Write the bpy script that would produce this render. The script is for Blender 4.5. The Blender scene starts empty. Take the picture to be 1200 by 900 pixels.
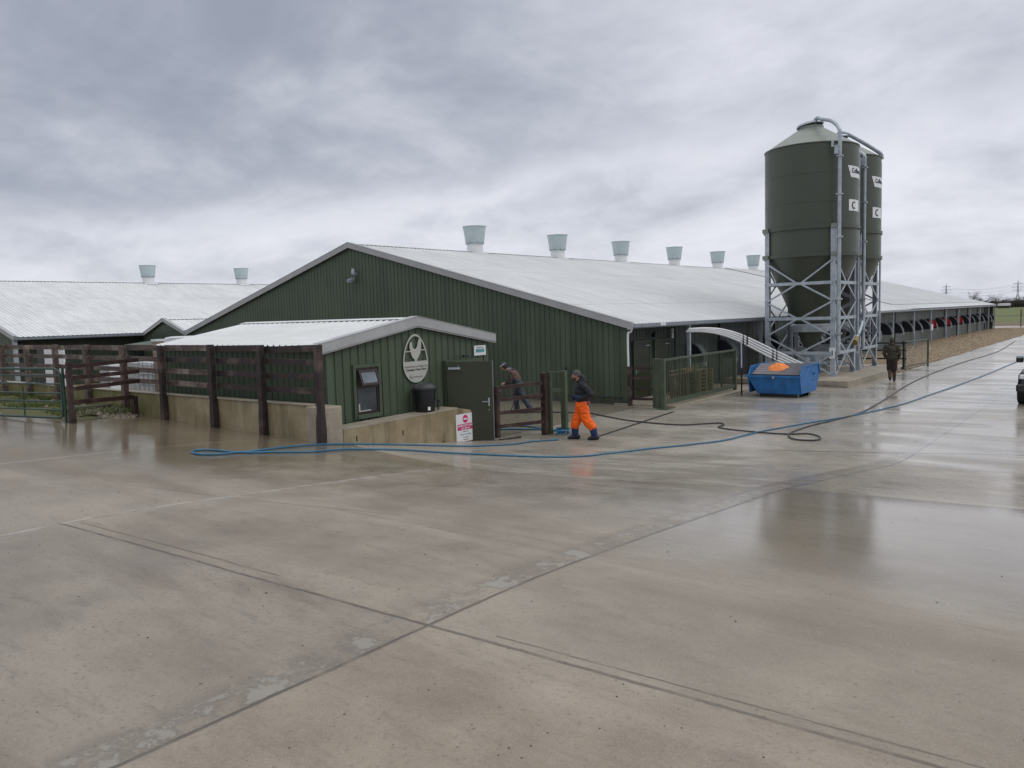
import bpy, bmesh, math, random
from mathutils import Vector, Matrix, noise as mnoise
random.seed(7)
S = bpy.context.scene
COL = S.collection
PI = math.pi
V = Vector

# ------------------------------------------------------------------ helpers
class MB:
    """collects shapes and links them as ONE mesh object"""
    def __init__(s): s.v = []; s.f = []; s.m = []; s.mi = 0
    def add(s, vs, fs):
        o = len(s.v); s.v += [tuple(p) for p in vs]
        for f in fs: s.f.append(tuple(o + i for i in f)); s.m.append(s.mi)
        return s
    def box(s, x0, x1, y0, y1, z0, z1):
        return s.add([(x0,y0,z0),(x1,y0,z0),(x1,y1,z0),(x0,y1,z0),(x0,y0,z1),(x1,y0,z1),(x1,y1,z1),(x0,y1,z1)],
                     [(0,3,2,1),(4,5,6,7),(0,1,5,4),(1,2,6,5),(2,3,7,6),(3,0,4,7)])
    def bar(s, p, q, w, h=None, up=(0,0,1)):
        p = V(p); q = V(q); h = h or w; d = (q-p).normalized(); up = V(up)
        if abs(d.dot(up)) > .98: up = V((0,1,0))
        a = d.cross(up).normalized()*w/2; b = a.cross(d).normalized()*h/2
        vs = [p-a-b, p+a-b, p+a+b, p-a+b, q-a-b, q+a-b, q+a+b, q-a+b]
        return s.add(vs, [(0,3,2,1),(4,5,6,7),(0,1,5,4),(1,2,6,5),(2,3,7,6),(3,0,4,7)])
    def tube(s, pts, r, n=8, cap=True):
        pts = [V(p) for p in pts]; rs = r if isinstance(r, (list, tuple)) else [r]*len(pts)
        rings = []; prev = None
        for i, p in enumerate(pts):
            d = (pts[min(i+1, len(pts)-1)] - pts[max(i-1, 0)]).normalized()
            if prev is None:
                u = V((0,0,1)) if abs(d.z) < .9 else V((1,0,0)); a = d.cross(u).normalized()
            else:
                a = (prev - d*prev.dot(d)).normalized()
            prev = a; b = d.cross(a)
            rings.append([p + (a*math.cos(2*PI*k/n) + b*math.sin(2*PI*k/n))*rs[i] for k in range(n)])
        vs = [x for g in rings for x in g]; fs = []
        for i in range(len(pts)-1):
            for k in range(n): fs.append((i*n+k, i*n+(k+1)%n, (i+1)*n+(k+1)%n, (i+1)*n+k))
        if cap: fs.append(tuple(range(n))[::-1]); fs.append(tuple((len(pts)-1)*n+k for k in range(n)))
        return s.add(vs, fs)
    def lathe(s, prof, n=32, c=(0,0,0), a0=0, a1=2*PI):
        full = abs(a1-a0-2*PI) < 1e-6; m = n if full else n+1
        vs = []
        for r, z in prof:
            for k in range(m):
                t = a0+(a1-a0)*k/n; vs.append((c[0]+r*math.cos(t), c[1]+r*math.sin(t), c[2]+z))
        fs = []
        for i in range(len(prof)-1):
            for k in range(n):
                k2 = (k+1) % m; fs.append((i*m+k, i*m+k2, (i+1)*m+k2, (i+1)*m+k))
        return s.add(vs, fs)
    def prism(s, poly, ext):
        e = V(ext); n = len(poly); vs = [V(p) for p in poly] + [V(p)+e for p in poly]
        fs = [tuple(range(n))[::-1], tuple(range(n, 2*n))] + [(i, (i+1) % n, n+(i+1) % n, n+i) for i in range(n)]
        return s.add(vs, fs)
    def ell(s, c, r, n=12, m=8, rot=None):
        c = V(c); vs = []; fs = []
        for i in range(m+1):
            t = PI*i/m
            for k in range(n):
                p = V((r[0]*math.sin(t)*math.cos(2*PI*k/n), r[1]*math.sin(t)*math.sin(2*PI*k/n), r[2]*math.cos(t)))
                if rot: p = rot @ p
                vs.append(c+p)
        for i in range(m):
            for k in range(n): fs.append((i*n+k, (i+1)*n+k, (i+1)*n+(k+1) % n, i*n+(k+1) % n))
        return s.add(vs, fs)
    def build(s, name, mat, parent=None, smooth=False, bevel=0, label=None, origin=None):
        me = bpy.data.meshes.new(name)
        vs = s.v
        me.from_pydata(vs, [], s.f); me.validate()
        mats = mat if isinstance(mat, (list, tuple)) else [mat]
        for m in mats: me.materials.append(m)
        if len(mats) > 1 and len(me.polygons) == len(s.m):
            me.polygons.foreach_set('material_index', s.m)
        bm = bmesh.new(); bm.from_mesh(me)
        bmesh.ops.remove_doubles(bm, verts=bm.verts, dist=1e-5)
        bmesh.ops.recalc_face_normals(bm, faces=bm.faces); bm.to_mesh(me); bm.free()
        if smooth:
            me.polygons.foreach_set('use_smooth', [True]*len(me.polygons)); me.set_sharp_from_angle(angle=math.radians(smooth if smooth is not True else 40))
        o = bpy.data.objects.new(name, me); COL.objects.link(o)
        if parent is not None:
            o.parent = parent; o.matrix_parent_inverse = Matrix.Translation(-V(parent.location)) if parent.type == 'EMPTY' and parent.rotation_euler.z == 0 else parent_inv(parent)
        if bevel:
            b = o.modifiers.new('bevel', 'BEVEL'); b.width = bevel; b.segments = 1; b.limit_method = 'ANGLE'
        if label: o['label'] = label
        return o
def parent_inv(p):
    # parts are modelled in world coordinates unless the parent is a prototype at the origin
    m = Matrix.Identity(4); q = p
    chain = []
    while q is not None: chain.append(q); q = q.parent
    w = Matrix.Identity(4)
    for q in reversed(chain):
        loc = Matrix.Translation(q.location) @ q.rotation_euler.to_matrix().to_4x4()
        w = w @ q.matrix_parent_inverse @ loc
    return w.inverted()
def tag(o, label, cat, group=None, kind=None):
    o['label'] = label; o['category'] = cat
    if group: o['group'] = group
    return o
def thing(name, label, cat, loc=(0,0,0), group=None):
    o = bpy.data.objects.new(name, None); COL.objects.link(o); o.location = loc; o.empty_display_size = .3
    return tag(o, label, cat, group)
def struct(o, kind='structure'):
    o['kind'] = kind; return o
def copy_tree(o, parent=None, label=None, delta=None):
    c = o.copy(); COL.objects.link(c); c.parent = parent
    for ch in [x for x in bpy.data.objects if x.parent == o]: copy_tree(ch, c)
    if delta: c.location = V(o.location) + V(delta)
    if label: c['label'] = label
    return c
def lerp(a, b, t): return a+(b-a)*t
def smooth_path(pts, sub=6):
    P = [V(p) for p in pts]; out = []
    for i in range(len(P)-1):
        p0 = P[max(i-1,0)]; p1 = P[i]; p2 = P[i+1]; p3 = P[min(i+2, len(P)-1)]
        for k in range(sub):
            t = k/sub
            out.append(.5*((2*p1)+(p2-p0)*t+(2*p0-5*p1+4*p2-p3)*t*t+(3*p1-p0-3*p2+p3)*t**3))
    out.append(P[-1]); return out

# ------------------------------------------------------------------ materials
class NT:
    def __init__(s, name):
        s.mat = bpy.data.materials.new(name); s.mat.use_nodes = True; s.t = s.mat.node_tree; s.n = s.t.nodes
        s.b = s.n['Principled BSDF']
        g = s.n.new('ShaderNodeNewGeometry'); s.pos = g.outputs['Position']; s.normal = g.outputs['Normal']
    def link(s, a, b): s.t.links.new(a, b)
    def val(s, node, i, x):
        if isinstance(x, (int, float)): node.inputs[i].default_value = x
        elif isinstance(x, (tuple, list)): node.inputs[i].default_value = (*x, 1) if len(x) == 3 and node.inputs[i].type == 'RGBA' else x
        else: s.link(x, node.inputs[i])
    def math(s, op, a, b=0, c=0, clamp=False):
        n = s.n.new('ShaderNodeMath'); n.operation = op; n.use_clamp = clamp
        s.val(n, 0, a); s.val(n, 1, b)
        if op in ('MULTIPLY_ADD',): s.val(n, 2, c)
        return n.outputs[0]
    def sep(s, v):
        n = s.n.new('ShaderNodeSeparateXYZ'); s.link(v, n.inputs[0]); return n.outputs
    def comb(s, x, y, z):
        n = s.n.new('ShaderNodeCombineXYZ'); s.val(n,0,x); s.val(n,1,y); s.val(n,2,z); return n.outputs[0]
    def scale(s, v, sc):
        n = s.n.new('ShaderNodeMapping'); s.link(v, n.inputs[0]); n.inputs['Scale'].default_value = sc if isinstance(sc, tuple) else (sc,)*3; return n.outputs[0]
    def noise(s, scale=1, detail=4, rough=.5, v=None, dist=0, lac=2):
        n = s.n.new('ShaderNodeTexNoise'); s.link(v or s.pos, n.inputs['Vector'])
        n.inputs['Scale'].default_value = scale; n.inputs['Detail'].default_value = detail; n.inputs['Roughness'].default_value = rough; n.inputs['Distortion'].default_value = dist
        return n.outputs[0]
    def ramp(s, f, a, b, lo=0., hi=1.):
        n = s.n.new('ShaderNodeMapRange'); s.link(f, n.inputs[0]); n.interpolation_type = 'SMOOTHSTEP'
        n.inputs[1].default_value = a; n.inputs[2].default_value = b; n.inputs[3].default_value = lo; n.inputs[4].default_value = hi
        return n.outputs[0]
    def mix(s, f, a, b, mode='MIX'):
        n = s.n.new('ShaderNodeMix'); n.data_type = 'RGBA'; n.blend_type = mode
        s.val(n, 0, f)
        for i, x in ((6, a), (7, b)):
            if isinstance(x, tuple): n.inputs[i].default_value = (*x, 1)
            else: s.link(x, n.inputs[i])
        return n.outputs[2]
    def base(s, c): s.val(s.b, s.b.inputs.find('Base Color'), c)
    def set(s, k, x): s.val(s.b, s.b.inputs.find(k), x)
    def bump(s, h, strength=.3, dist=.02):
        n = s.n.new('ShaderNodeBump'); n.inputs['Strength'].default_value = strength; n.inputs['Distance'].default_value = dist
        s.link(h, n.inputs['Height']); s.link(n.outputs[0], s.b.inputs['Normal'])

def simple(name, col, rough=.6, metal=0., var=.15, scale=3., streak=False, grime=None, bump=0, spec=None):
    m = NT(name)
    v = m.scale(m.pos, (1,1,.12)) if streak else m.pos
    n1 = m.noise(scale, 5, .6, v); n2 = m.noise(scale*9, 3, .6, v)
    f = m.math('ADD', m.math('MULTIPLY', n1, .7), m.math('MULTIPLY', n2, .3))
    f = m.ramp(f, .3, .7)
    lo = tuple(c*(1-var) for c in col); hi = tuple(min(1, c*(1+var)) for c in col)
    c = m.mix(f, lo, hi)
    if grime:
        g = m.ramp(m.noise(scale*2.3, 6, .7, v), .52, .75); c = m.mix(m.math('MULTIPLY', g, grime[1]), c, grime[0])
    m.base(c); m.set('Roughness', m.ramp(n2, .3, .7, rough*.85, min(1, rough*1.15))); m.set('Metallic', metal)
    if spec is not None: m.set('Specular IOR Level', spec)
    if bump: m.bump(n2, bump, .01)
    return m.mat
GREEN = (.066,.092,.058)
M = {}
def clad(name, col, z0=0):
    m = NT(name)
    v = m.scale(m.pos, (1,1,.07)); n1 = m.noise(2.5, 5, .6, v); n2 = m.noise(.35, 3, .5)
    f = m.ramp(m.math('ADD', m.math('MULTIPLY', n1, .6), m.math('MULTIPLY', n2, .4)), .35, .65)
    c = m.mix(f, tuple(x*.82 for x in col), tuple(x*1.18 for x in col))
    z = m.sep(m.pos)[2]
    dirt = m.math('MULTIPLY', m.ramp(z, z0+.05, z0+.75, 1, 0), m.ramp(m.noise(4, 5, .7), .35, .65))
    c = m.mix(m.math('MULTIPLY', dirt, .45), c, (.13,.115,.085))
    m.base(c); m.set('Roughness', m.ramp(n1, .3, .7, .38, .55)); m.set('Specular IOR Level', .4); m.bump(m.noise(14, 2, .5), .06, .01)
    return m.mat
M['clad'] = clad('green_cladding', GREEN)
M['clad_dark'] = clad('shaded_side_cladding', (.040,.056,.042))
M['door_green'] = simple('olive_door_paint', (.034,.040,.022), .4, var=.1, scale=2)
M['rail_green'] = simple('green_rail_paint', (.062,.082,.050), .5, var=.2, grime=((.12,.10,.06), .4))
def roofmat(name, col):
    m = NT(name)
    n1 = m.noise(.25, 5, .6); n2 = m.noise(2.2, 5, .65, m.scale(m.pos, (.25,1,.25))); n3 = m.noise(12, 3, .6)
    f = m.ramp(m.math('ADD', m.math('MULTIPLY', n1, .4), m.math('ADD', m.math('MULTIPLY', n2, .45), m.math('MULTIPLY', n3, .15))), .35, .65)
    c = m.mix(f, tuple(x*.86 for x in col), tuple(min(1, x*1.07) for x in col))
    stain = m.math('MULTIPLY', m.ramp(m.noise(1.1, 6, .7, m.scale(m.pos, (.12,1.6,.12))), .55, .75), m.ramp(n1, .4, .6))
    c = m.mix(m.math('MULTIPLY', stain, .35), c, (.36,.36,.33))
    lap = m.math('ABSOLUTE', m.math('SUBTRACT', m.math('MODULO', m.math('ADD', m.sep(m.pos)[2], 20), 1.62), .8))
    c = m.mix(m.math('MULTIPLY', m.ramp(lap, .004, .016, 1, 0), .35), c, (.25,.26,.27))
    m.base(c); m.set('Roughness', m.ramp(n2, .3, .7, .35, .6)); return m.mat
M['roof'] = roofmat('pale_grey_roof_sheet', (.68,.70,.70))
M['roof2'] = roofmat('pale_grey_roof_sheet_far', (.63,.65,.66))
M['trim'] = simple('grey_trim', (.37,.38,.385), .45, var=.1, streak=False, scale=1.5)
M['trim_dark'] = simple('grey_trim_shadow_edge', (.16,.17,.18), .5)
M['gutter'] = simple('grey_gutter', (.22,.25,.29), .4, var=.12)
M['white'] = simple('white_plastic', (.72,.74,.75), .4, var=.06)
M['vent'] = simple('pale_blue_vent_plastic', (.46,.54,.56), .4, var=.06)
M['black'] = simple('black_plastic', (.012,.013,.017), .35, var=.2)
M['hood'] = simple('navy_black_hood', (.010,.012,.020), .6, var=.3)
M['hood_rim'] = simple('grey_hood_shell', (.07,.08,.09), .5, var=.15)
M['galv'] = simple('galvanised_steel', (.40,.445,.49), .45, .35, var=.22, scale=5)
M['galv_d'] = simple('dull_galvanised_steel', (.30,.34,.38), .5, .35, var=.25, scale=5)
M['silo'] = simple('olive_silo_steel', (.058,.070,.050), .42, var=.08, scale=1.2, streak=True)
M['silo_top'] = simple('grey_green_silo_roof', (.20,.23,.20), .4, var=.08)
M['blue'] = simple('blue_skip_paint', (.016,.135,.37), .5, var=.30, scale=3.5, grime=((.05,.035,.035), .6), bump=.25)
M['blue_hose'] = simple('blue_hose_rubber', (.012,.125,.235), .35, var=.1)
M['dark_hose'] = simple('dark_hose_rubber', (.022,.02,.02), .4)
M['conc'] = simple('pale_concrete', (.31,.275,.215), .7, var=.2, scale=2, grime=((.12,.10,.06), .6), bump=.2)
def wallmat():
    m = NT('stained_concrete_wall')
    n1 = m.noise(1.6, 6, .65); n2 = m.noise(2.5, 5, .6, m.scale(m.pos, (1,1,.15))); n3 = m.noise(40, 3, .6)
    c = m.mix(m.ramp(n1, .3, .7), (.235,.185,.105), (.36,.30,.195))
    c = m.mix(m.math('MULTIPLY', m.ramp(n2, .48, .66), .55), c, (.10,.085,.045))
    x = m.sep(m.pos)[0]
    moss = m.math('MULTIPLY', m.ramp(x, -21.5, -18.5, 1, .12), m.ramp(m.noise(2.5, 5, .6), .25, .5))
    c = m.mix(m.math('MULTIPLY', moss, .80), c, (.13,.125,.03))
    m.base(c); m.set('Roughness', m.ramp(n2, .3, .7, .5, .85)); m.bump(n3, .25, .01); return m.mat
M['wall'] = wallmat()
def woodmat(name, a, b, g=(.25,.2,.17), gf=.25):
    m = NT(name)
    v = m.scale(m.pos, (.25,1,1)); n1 = m.noise(14, 5, .7, v); n2 = m.noise(1.7, 4, .6); n3 = m.noise(60, 3, .6, v)
    c = m.mix(m.ramp(n1, .35, .65), a, b)
    c = m.mix(m.math('MULTIPLY', m.ramp(n2, .5, .68), gf), c, g)
    m.base(c); m.set('Roughness', m.ramp(n1, .3, .7, .45, .8)); m.bump(n3, .3, .01); return m.mat
M['wood'] = woodmat('dark_red_brown_stained_timber', (.014,.009,.010), (.046,.027,.026), (.20,.145,.125), .4)
M['wood_old'] = woodmat('weathered_brown_timber', (.04,.026,.022), (.15,.105,.088), (.30,.25,.215), .65)
M['wood_red'] = woodmat('wet_red_brown_timber', (.016,.008,.007), (.048,.023,.019), (.12,.075,.06), .4)
M['wood_pale'] = woodmat('pale_tan_timber', (.26,.20,.14), (.40,.32,.24))
M['pallet'] = woodmat('yellow_pallet_timber', (.16,.115,.06), (.28,.21,.12))
M['gate'] = simple('dark_green_gate_paint', (.018,.055,.042), .35, var=.2)
M['glass'] = simple('dark_window_glass', (.035,.048,.055), .1, var=.4, scale=2)
M['brown'] = simple('dark_brown_frame', (.022,.010,.010), .4)
M['sign'] = simple('pale_grey_sign', (.42,.42,.38), .55, var=.06)
M['ink'] = simple('sign_ink', (.03,.03,.03), .6)
M['pink'] = simple('magenta_print', (.58,.03,.16), .5, var=.05)
M['teal'] = simple('teal_print', (.10,.32,.36), .5, var=.2)
M['orange_cloth'] = simple('orange_cloth', (.78,.24,.06), .8, var=.2, scale=12)
M['hiviz'] = simple('orange_waterproof', (1.0,.130,.009), .5, var=.2, scale=5, grime=((.35,.07,.02), .35))
M['hiviz'].node_tree.nodes['Principled BSDF'].inputs['Specular IOR Level'].default_value = .3
M['jacket'] = simple('dark_navy_jacket', (.013,.015,.020), .8, var=.35, scale=14)
M['navy'] = simple('blue_bib_fabric', (.010,.022,.095), .6, var=.3, scale=12)
M['hat'] = simple('grey_knit', (.075,.075,.085), .9, var=.3, scale=60)
M['skin'] = simple('skin', (.40,.21,.15), .5, var=.08, scale=20)
M['beard'] = simple('brown_hair', (.05,.025,.015), .8, var=.3, scale=50)
M['boot'] = simple('dark_boot', (.014,.015,.024), .45, var=.3)
M['overall'] = simple('slate_overalls', (.035,.045,.065), .6, var=.3, scale=12)
M['maroon'] = simple('faded_maroon_cloth', (.13,.065,.055), .7, var=.3, scale=12)
M['khaki'] = simple('dark_olive_coat', (.040,.036,.027), .8, var=.3, scale=14)
M['shorts'] = simple('dark_brown_cloth', (.024,.016,.013), .8, var=.3, scale=14)
M['legs'] = simple('brown_muddy_trouser', (.075,.045,.032), .7, var=.3, scale=14)
M['red'] = simple('red_plastic', (.42,.012,.03), .5, var=.15)
M['pinkred'] = simple('pale_red_plastic', (.62,.12,.15), .5, var=.15)
M['tyre'] = simple('tyre_rubber', (.012,.012,.013), .7, var=.3)
M['car'] = simple('black_car_paint', (.010,.011,.014), .15, var=.2)
M['headlight'] = simple('clear_headlight', (.75,.78,.8), .1, var=.1)
M['tan'] = simple('tan_cap', (.30,.20,.07), .6)
M['stone'] = simple('loose_stones', (.105,.088,.06), .75, var=.55, scale=7, bump=.3)
M['gravelstone'] = simple('tan_gravel_stone', (.33,.26,.17), .8, var=.5, scale=4)
M['leaf'] = simple('dull_winter_foliage', (.045,.048,.030), .9, var=.5, scale=.5)
M['leaf2'] = simple('bare_twigs', (.055,.046,.042), .9, var=.4, scale=.5)
M['bark'] = simple('bark', (.05,.042,.035), .9)
M['pylon'] = simple('distant_pylon_steel', (.16,.185,.22), .6)
M['grassblade'] = simple('grass_blades', (.085,.115,.025), .7, var=.5, scale=2)

# ------------------------------------------------------------------ ground
H_COL = [(-24, [(-9,1.05),(4,1.05),(7,1.0),(10.4,.86),(12,.8)]),
         (-19, [(-9,1.05),(4,1.05),(7,.95),(9.4,.80),(10.4,.68),(12,.6)]),
         (-14, [(-9,1.05),(4,1.05),(7,.92),(9.2,.76),(10.3,.60),(14.7,.02),(15.2,0)]),
         (-9,  [(-9,1.05),(4,1.05),(7,.84),(9.6,.64),(13,.25),(15.4,.03),(16,0)]),
         (-3.8,[(-9,1.05),(5,1.05),(7.5,.91),(10.5,.71),(13.6,.37),(16.4,.05),(17.2,0)])]
def prof(t, y):
    if y <= t[0][0]: return t[0][1]
    for (a, b), (c, d) in zip(t, t[1:]):
        if y <= c: return lerp(b, d, (y-a)/(c-a))
    return t[-1][1]
def h0(x, y):
    if y > 17.5: return 0.
    if x <= H_COL[0][0]: return prof(H_COL[0][1], y)
    for (a, ta), (b, tb) in zip(H_COL, H_COL[1:]):
        if x <= b: return lerp(prof(ta, y), prof(tb, y), (x-a)/(b-a))
    return prof(H_COL[-1][1], y)
def hgt(x, y):
    if x < -13.45 and y > 10.36: return 0.
    a = 0.
    for dy in (-.6, -.3, 0, .3, .6):
        yy = y+dy
        if x < -13.2 and y <= 10.36: yy = min(yy, 10.3)
        a += h0(x, yy)
    return a/5
def frange(a, b, s):
    n = max(1, round((b-a)/s)); return [a+(b-a)*i/n for i in range(n+1)]
def sheet(name, xs, ys, dz, mat, keep=None, jit=0):
    b = MB(); idx = {}
    for j, y in enumerate(ys):
        for i, x in enumerate(xs):
            idx[(i, j)] = len(b.v); b.v.append((x, y, hgt(x, y)+dz+(random.uniform(-jit, jit) if jit else 0)))
    for j in range(len(ys)-1):
        for i in range(len(xs)-1):
            if keep is None or keep((xs[i]+xs[i+1])/2, (ys[j]+ys[j+1])/2):
                b.f.append((idx[(i,j)], idx[(i+1,j)], idx[(i+1,j+1)], idx[(i,j+1)])); b.m.append(0)
    o = b.build(name, mat, smooth=60); return o

def groundmat():
    m = NT('field_and_earth')
    x, y, z = m.sep(m.pos)
    n = m.noise(.02, 5, .6); n2 = m.noise(.6, 5, .65); n3 = m.noise(8, 3, .6)
    green = m.mix(m.ramp(m.math('ADD', m.math('MULTIPLY', n, .5), m.math('MULTIPLY', n2, .5)), .35, .65), (.085,.105,.028), (.125,.15,.045))
    stripes = m.noise(.5, 2, .5, m.scale(m.pos, (.3, .02, 1)))
    green = m.mix(m.math('MULTIPLY', m.ramp(stripes, .4, .6), .25), green, (.15,.17,.06))
    brown = m.mix(n2, (.10,.075,.045), (.19,.145,.09))
    yy = m.math('ADD', y, m.math('MULTIPLY', n2, 5))
    c = m.mix(m.ramp(yy, 141, 147), brown, green)
    c = m.mix(m.math('MULTIPLY', m.ramp(yy, 196, 200), m.ramp(yy, 205, 209, 1, 0)), c, (.045,.05,.02))
    m.base(c); m.set('Roughness', .9); m.bump(m.math('ADD', n2, n3), .4, .1); return m.mat

def yardmat():
    m = NT('wet_yard_concrete')
    x, y, z = m.sep(m.pos)
    P2 = m.pos
    # broom / tyre streak fields run mostly across the slab
    rot = m.n.new('ShaderNodeMapping'); m.link(P2, rot.inputs[0]); rot.inputs['Rotation'].default_value = (0,0,.5); rot.inputs['Scale'].default_value = (.22, 1.0, 1)
    ns = m.noise(.9, 8, .62, rot.outputs[0], dist=.6)
    nb = m.noise(.16, 4, .55); nm = m.noise(1.3, 7, .66); nf = m.noise(34, 5, .75); nf2 = m.noise(95, 3, .7); ng = m.noise(9, 6, .75, rot.outputs[0])
    f = m.math('ADD', m.math('MULTIPLY', ns, .34), m.math('ADD', m.math('MULTIPLY', nb, .34), m.math('MULTIPLY', nm, .32)))
    c = m.mix(m.ramp(f, .36, .64), (.165,.134,.096), (.385,.340,.270))
    # brown mud smears
    mud = m.math('MULTIPLY', m.ramp(m.noise(.55, 7, .68, rot.outputs[0], dist=1.1), .52, .70), m.ramp(nb, .4, .6, .35, 1))
    c = m.mix(m.math('MULTIPLY', mud, .78), c, (.14,.098,.062))
    left = m.math('MULTIPLY', m.ramp(x, -9, -15, 0, 1), m.ramp(m.noise(.7, 5, .6), .3, .6))
    c = m.mix(m.math('MULTIPLY', left, .45), c, (.15,.12,.06))
    # pale dried laitance patches
    c = m.mix(m.math('MULTIPLY', m.ramp(m.noise(.9, 9, .75), .60, .70), .25), c, (.33,.32,.29))
    # exposed aggregate speckle
    c = m.mix(m.math('MULTIPLY', m.ramp(nf, .52, .68), .62), c, (.10,.088,.075))
    c = m.mix(m.math('MULTIPLY', m.ramp(nf2, .53, .66), .52), c, (.42,.40,.37))
    c = m.mix(m.math('MULTIPLY', m.ramp(ng, .50, .68), .34), c, (.115,.10,.085))
    vor = m.n.new('ShaderNodeTexVoronoi'); vor.inputs['Scale'].default_value = 2.2; m.link(P2, vor.inputs['Vector'])
    pit = m.math('LESS_THAN', m.math('ADD', vor.outputs['Distance'], m.math('MULTIPLY', nf, .03)), .040)
    vor2 = m.n.new('ShaderNodeTexVoronoi'); vor2.inputs['Scale'].default_value = 7.5; m.link(P2, vor2.inputs['Vector'])
    pit2 = m.math('MULTIPLY', m.math('LESS_THAN', m.math('ADD', vor2.outputs['Distance'], m.math('MULTIPLY', nf, .12)), .135), m.ramp(nm, .40, .52))
    pit = m.math('MAXIMUM', pit, m.math('MULTIPLY', pit2, .75))
    vor3 = m.n.new('ShaderNodeTexVoronoi'); vor3.inputs['Scale'].default_value = 3.1; m.link(m.scale(P2, 1.37), vor3.inputs['Vector'])
    fleck = m.math('LESS_THAN', vor3.outputs['Distance'], .030)
    c = m.mix(m.math('MULTIPLY', fleck, .6), c, (.55,.54,.50))
    c = m.mix(m.math('MULTIPLY', pit, .85), c, (.025,.022,.02))
    wob = m.math('MULTIPLY', m.math('SUBTRACT', m.noise(.9, 3, .5), .5), .035)
    jv = m.ramp(m.noise(2.6, 6, .7), .30, .55, .35, 1)
    wob2 = m.math('MULTIPLY', m.math('SUBTRACT', m.noise(14, 4, .7), .5), .022)
    wb = m.math('ADD', wob, wob2)
    def line(coord, c0, w, lim=None):
        d = m.math('ABSOLUTE', m.math('SUBTRACT', m.math('ADD', coord, wb), c0))
        k = m.ramp(d, w*.30, w*.85, 1, 0)
        if lim: 
            for cc, a, b2 in lim: k = m.math('MULTIPLY', k, m.math('MULTIPLY', m.math('GREATER_THAN', cc, a), m.math('LESS_THAN', cc, b2)))
        return k
    sk = m.math('SUBTRACT', y, m.math('MULTIPLY', m.math('ADD', x, 3.8), .045))      # near cross joint
    sk2 = m.math('SUBTRACT', y, m.math('MULTIPLY', m.math('ADD', x, 3.8), .22))
    sk3 = m.math('SUBTRACT', y, m.math('MULTIPLY', m.math('ADD', x, 3.8), .42))
    far = 200
    L = [line(x, -3.80, .028), line(x, -9.07, .014, [(y,-9,9.6)]),
         line(sk, 3.72, .028, [(x,-9.2,far)]), line(sk, 3.86, .016, [(x,-9,-5.6)]), line(sk, 3.82, .016, [(x,-3.3,far)]),
         line(sk2, 10.56, .03, [(x,-3.8,far)]), line(sk, -3.2, .03), line(sk2, 6.6, .014, [(x,-11,-6.5)])]
    pale = m.math('MAXIMUM', line(x, -14.3, .05, [(y,-9,10.2)]), m.math('MULTIPLY', line(x, -9.13, .06, [(y,2,9.9)]), m.ramp(m.noise(3, 5, .7), .42, .55)))
    # repeated lane joints every 5 m beyond the ramp
    fr = m.math('SUBTRACT', m.math('MODULO', m.math('SUBTRACT', sk3, 15.7), 5.0), 2.5)
    lane = m.ramp(m.math('ABSOLUTE', m.math('ADD', fr, wob)), .03, .10, 1, 0)
    lane = m.math('MULTIPLY', lane, m.math('MULTIPLY', m.math('GREATER_THAN', y, 17), m.math('GREATER_THAN', x, -8.9)))
    L.append(lane)
    J = L[0]
    for k in L[1:]: J = m.math('MAXIMUM', J, k)
    # spalled pale mortar beside the long joint, with a dark edge
    dd = m.math('SUBTRACT', m.math('ADD', x, m.math('MULTIPLY', wob, 2)), -3.8)
    sp = m.math('MULTIPLY', m.ramp(m.math('ABSOLUTE', m.math('ADD', dd, .14)), .05, .2, 1, 0), m.ramp(m.noise(3.2, 7, .72), .50, .56))
    dk = m.math('MULTIPLY', m.ramp(m.math('ABSOLUTE', m.math('ADD', dd, .16)), .10, .26, 1, 0), m.ramp(m.noise(3.2, 7, .72), .43, .50)); c = m.mix(m.math('MULTIPLY', dk, .45), c, (.12,.11,.095))
    sp2 = m.math('MULTIPLY', m.ramp(m.math('ABSOLUTE', m.math('ADD', m.math('ADD', x, m.math('MULTIPLY', wob, 2)), 9.07)), .02, .10, 1, 0), m.math('MULTIPLY', m.ramp(m.noise(2.2, 7, .7), .44, .52), m.math('LESS_THAN', y, 9.6)))
    sp = m.math('MAXIMUM', sp, m.math('MULTIPLY', sp2, .8))
    c = m.mix(m.math('MULTIPLY', m.ramp(sp, .35, .7), .55), c, (.42,.41,.375))
    J = m.math('MULTIPLY', J, jv)
    c = m.mix(m.math('MULTIPLY', J, .88), c, (.034,.029,.024))
        # slab tone differences (separate pours, except the ramp past the arc)
    slabA = m.math('MULTIPLY', m.math('GREATER_THAN', x, -3.8), m.math('LESS_THAN', sk, 3.72))
    c = m.mix(m.math('MULTIPLY', slabA, .30), c, (.275,.232,.182))
    slabB = m.math('MULTIPLY', m.math('LESS_THAN', x, -3.8), m.math('LESS_THAN', sk, 3.72))
    c = m.mix(m.math('MULTIPLY', slabB, .38), c, (.160,.142,.122))
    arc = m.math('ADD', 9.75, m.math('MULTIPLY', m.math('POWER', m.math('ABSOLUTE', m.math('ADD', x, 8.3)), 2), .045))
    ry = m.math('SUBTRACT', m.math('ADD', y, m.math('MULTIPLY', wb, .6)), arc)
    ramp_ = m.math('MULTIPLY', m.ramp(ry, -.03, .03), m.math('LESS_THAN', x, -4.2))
    slabC = m.math('MULTIPLY', m.math('GREATER_THAN', x, -3.8), m.math('MULTIPLY', m.math('GREATER_THAN', sk, 3.72), m.math('LESS_THAN', sk2, 10.56)))
    c = m.mix(m.math('MULTIPLY', slabC, .40), c, (.255,.222,.180))
    midl = m.math('MULTIPLY', m.math('MULTIPLY', m.math('LESS_THAN', x, -3.8), m.math('GREATER_THAN', sk, 3.72)), m.math('SUBTRACT', 1, ramp_))
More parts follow.
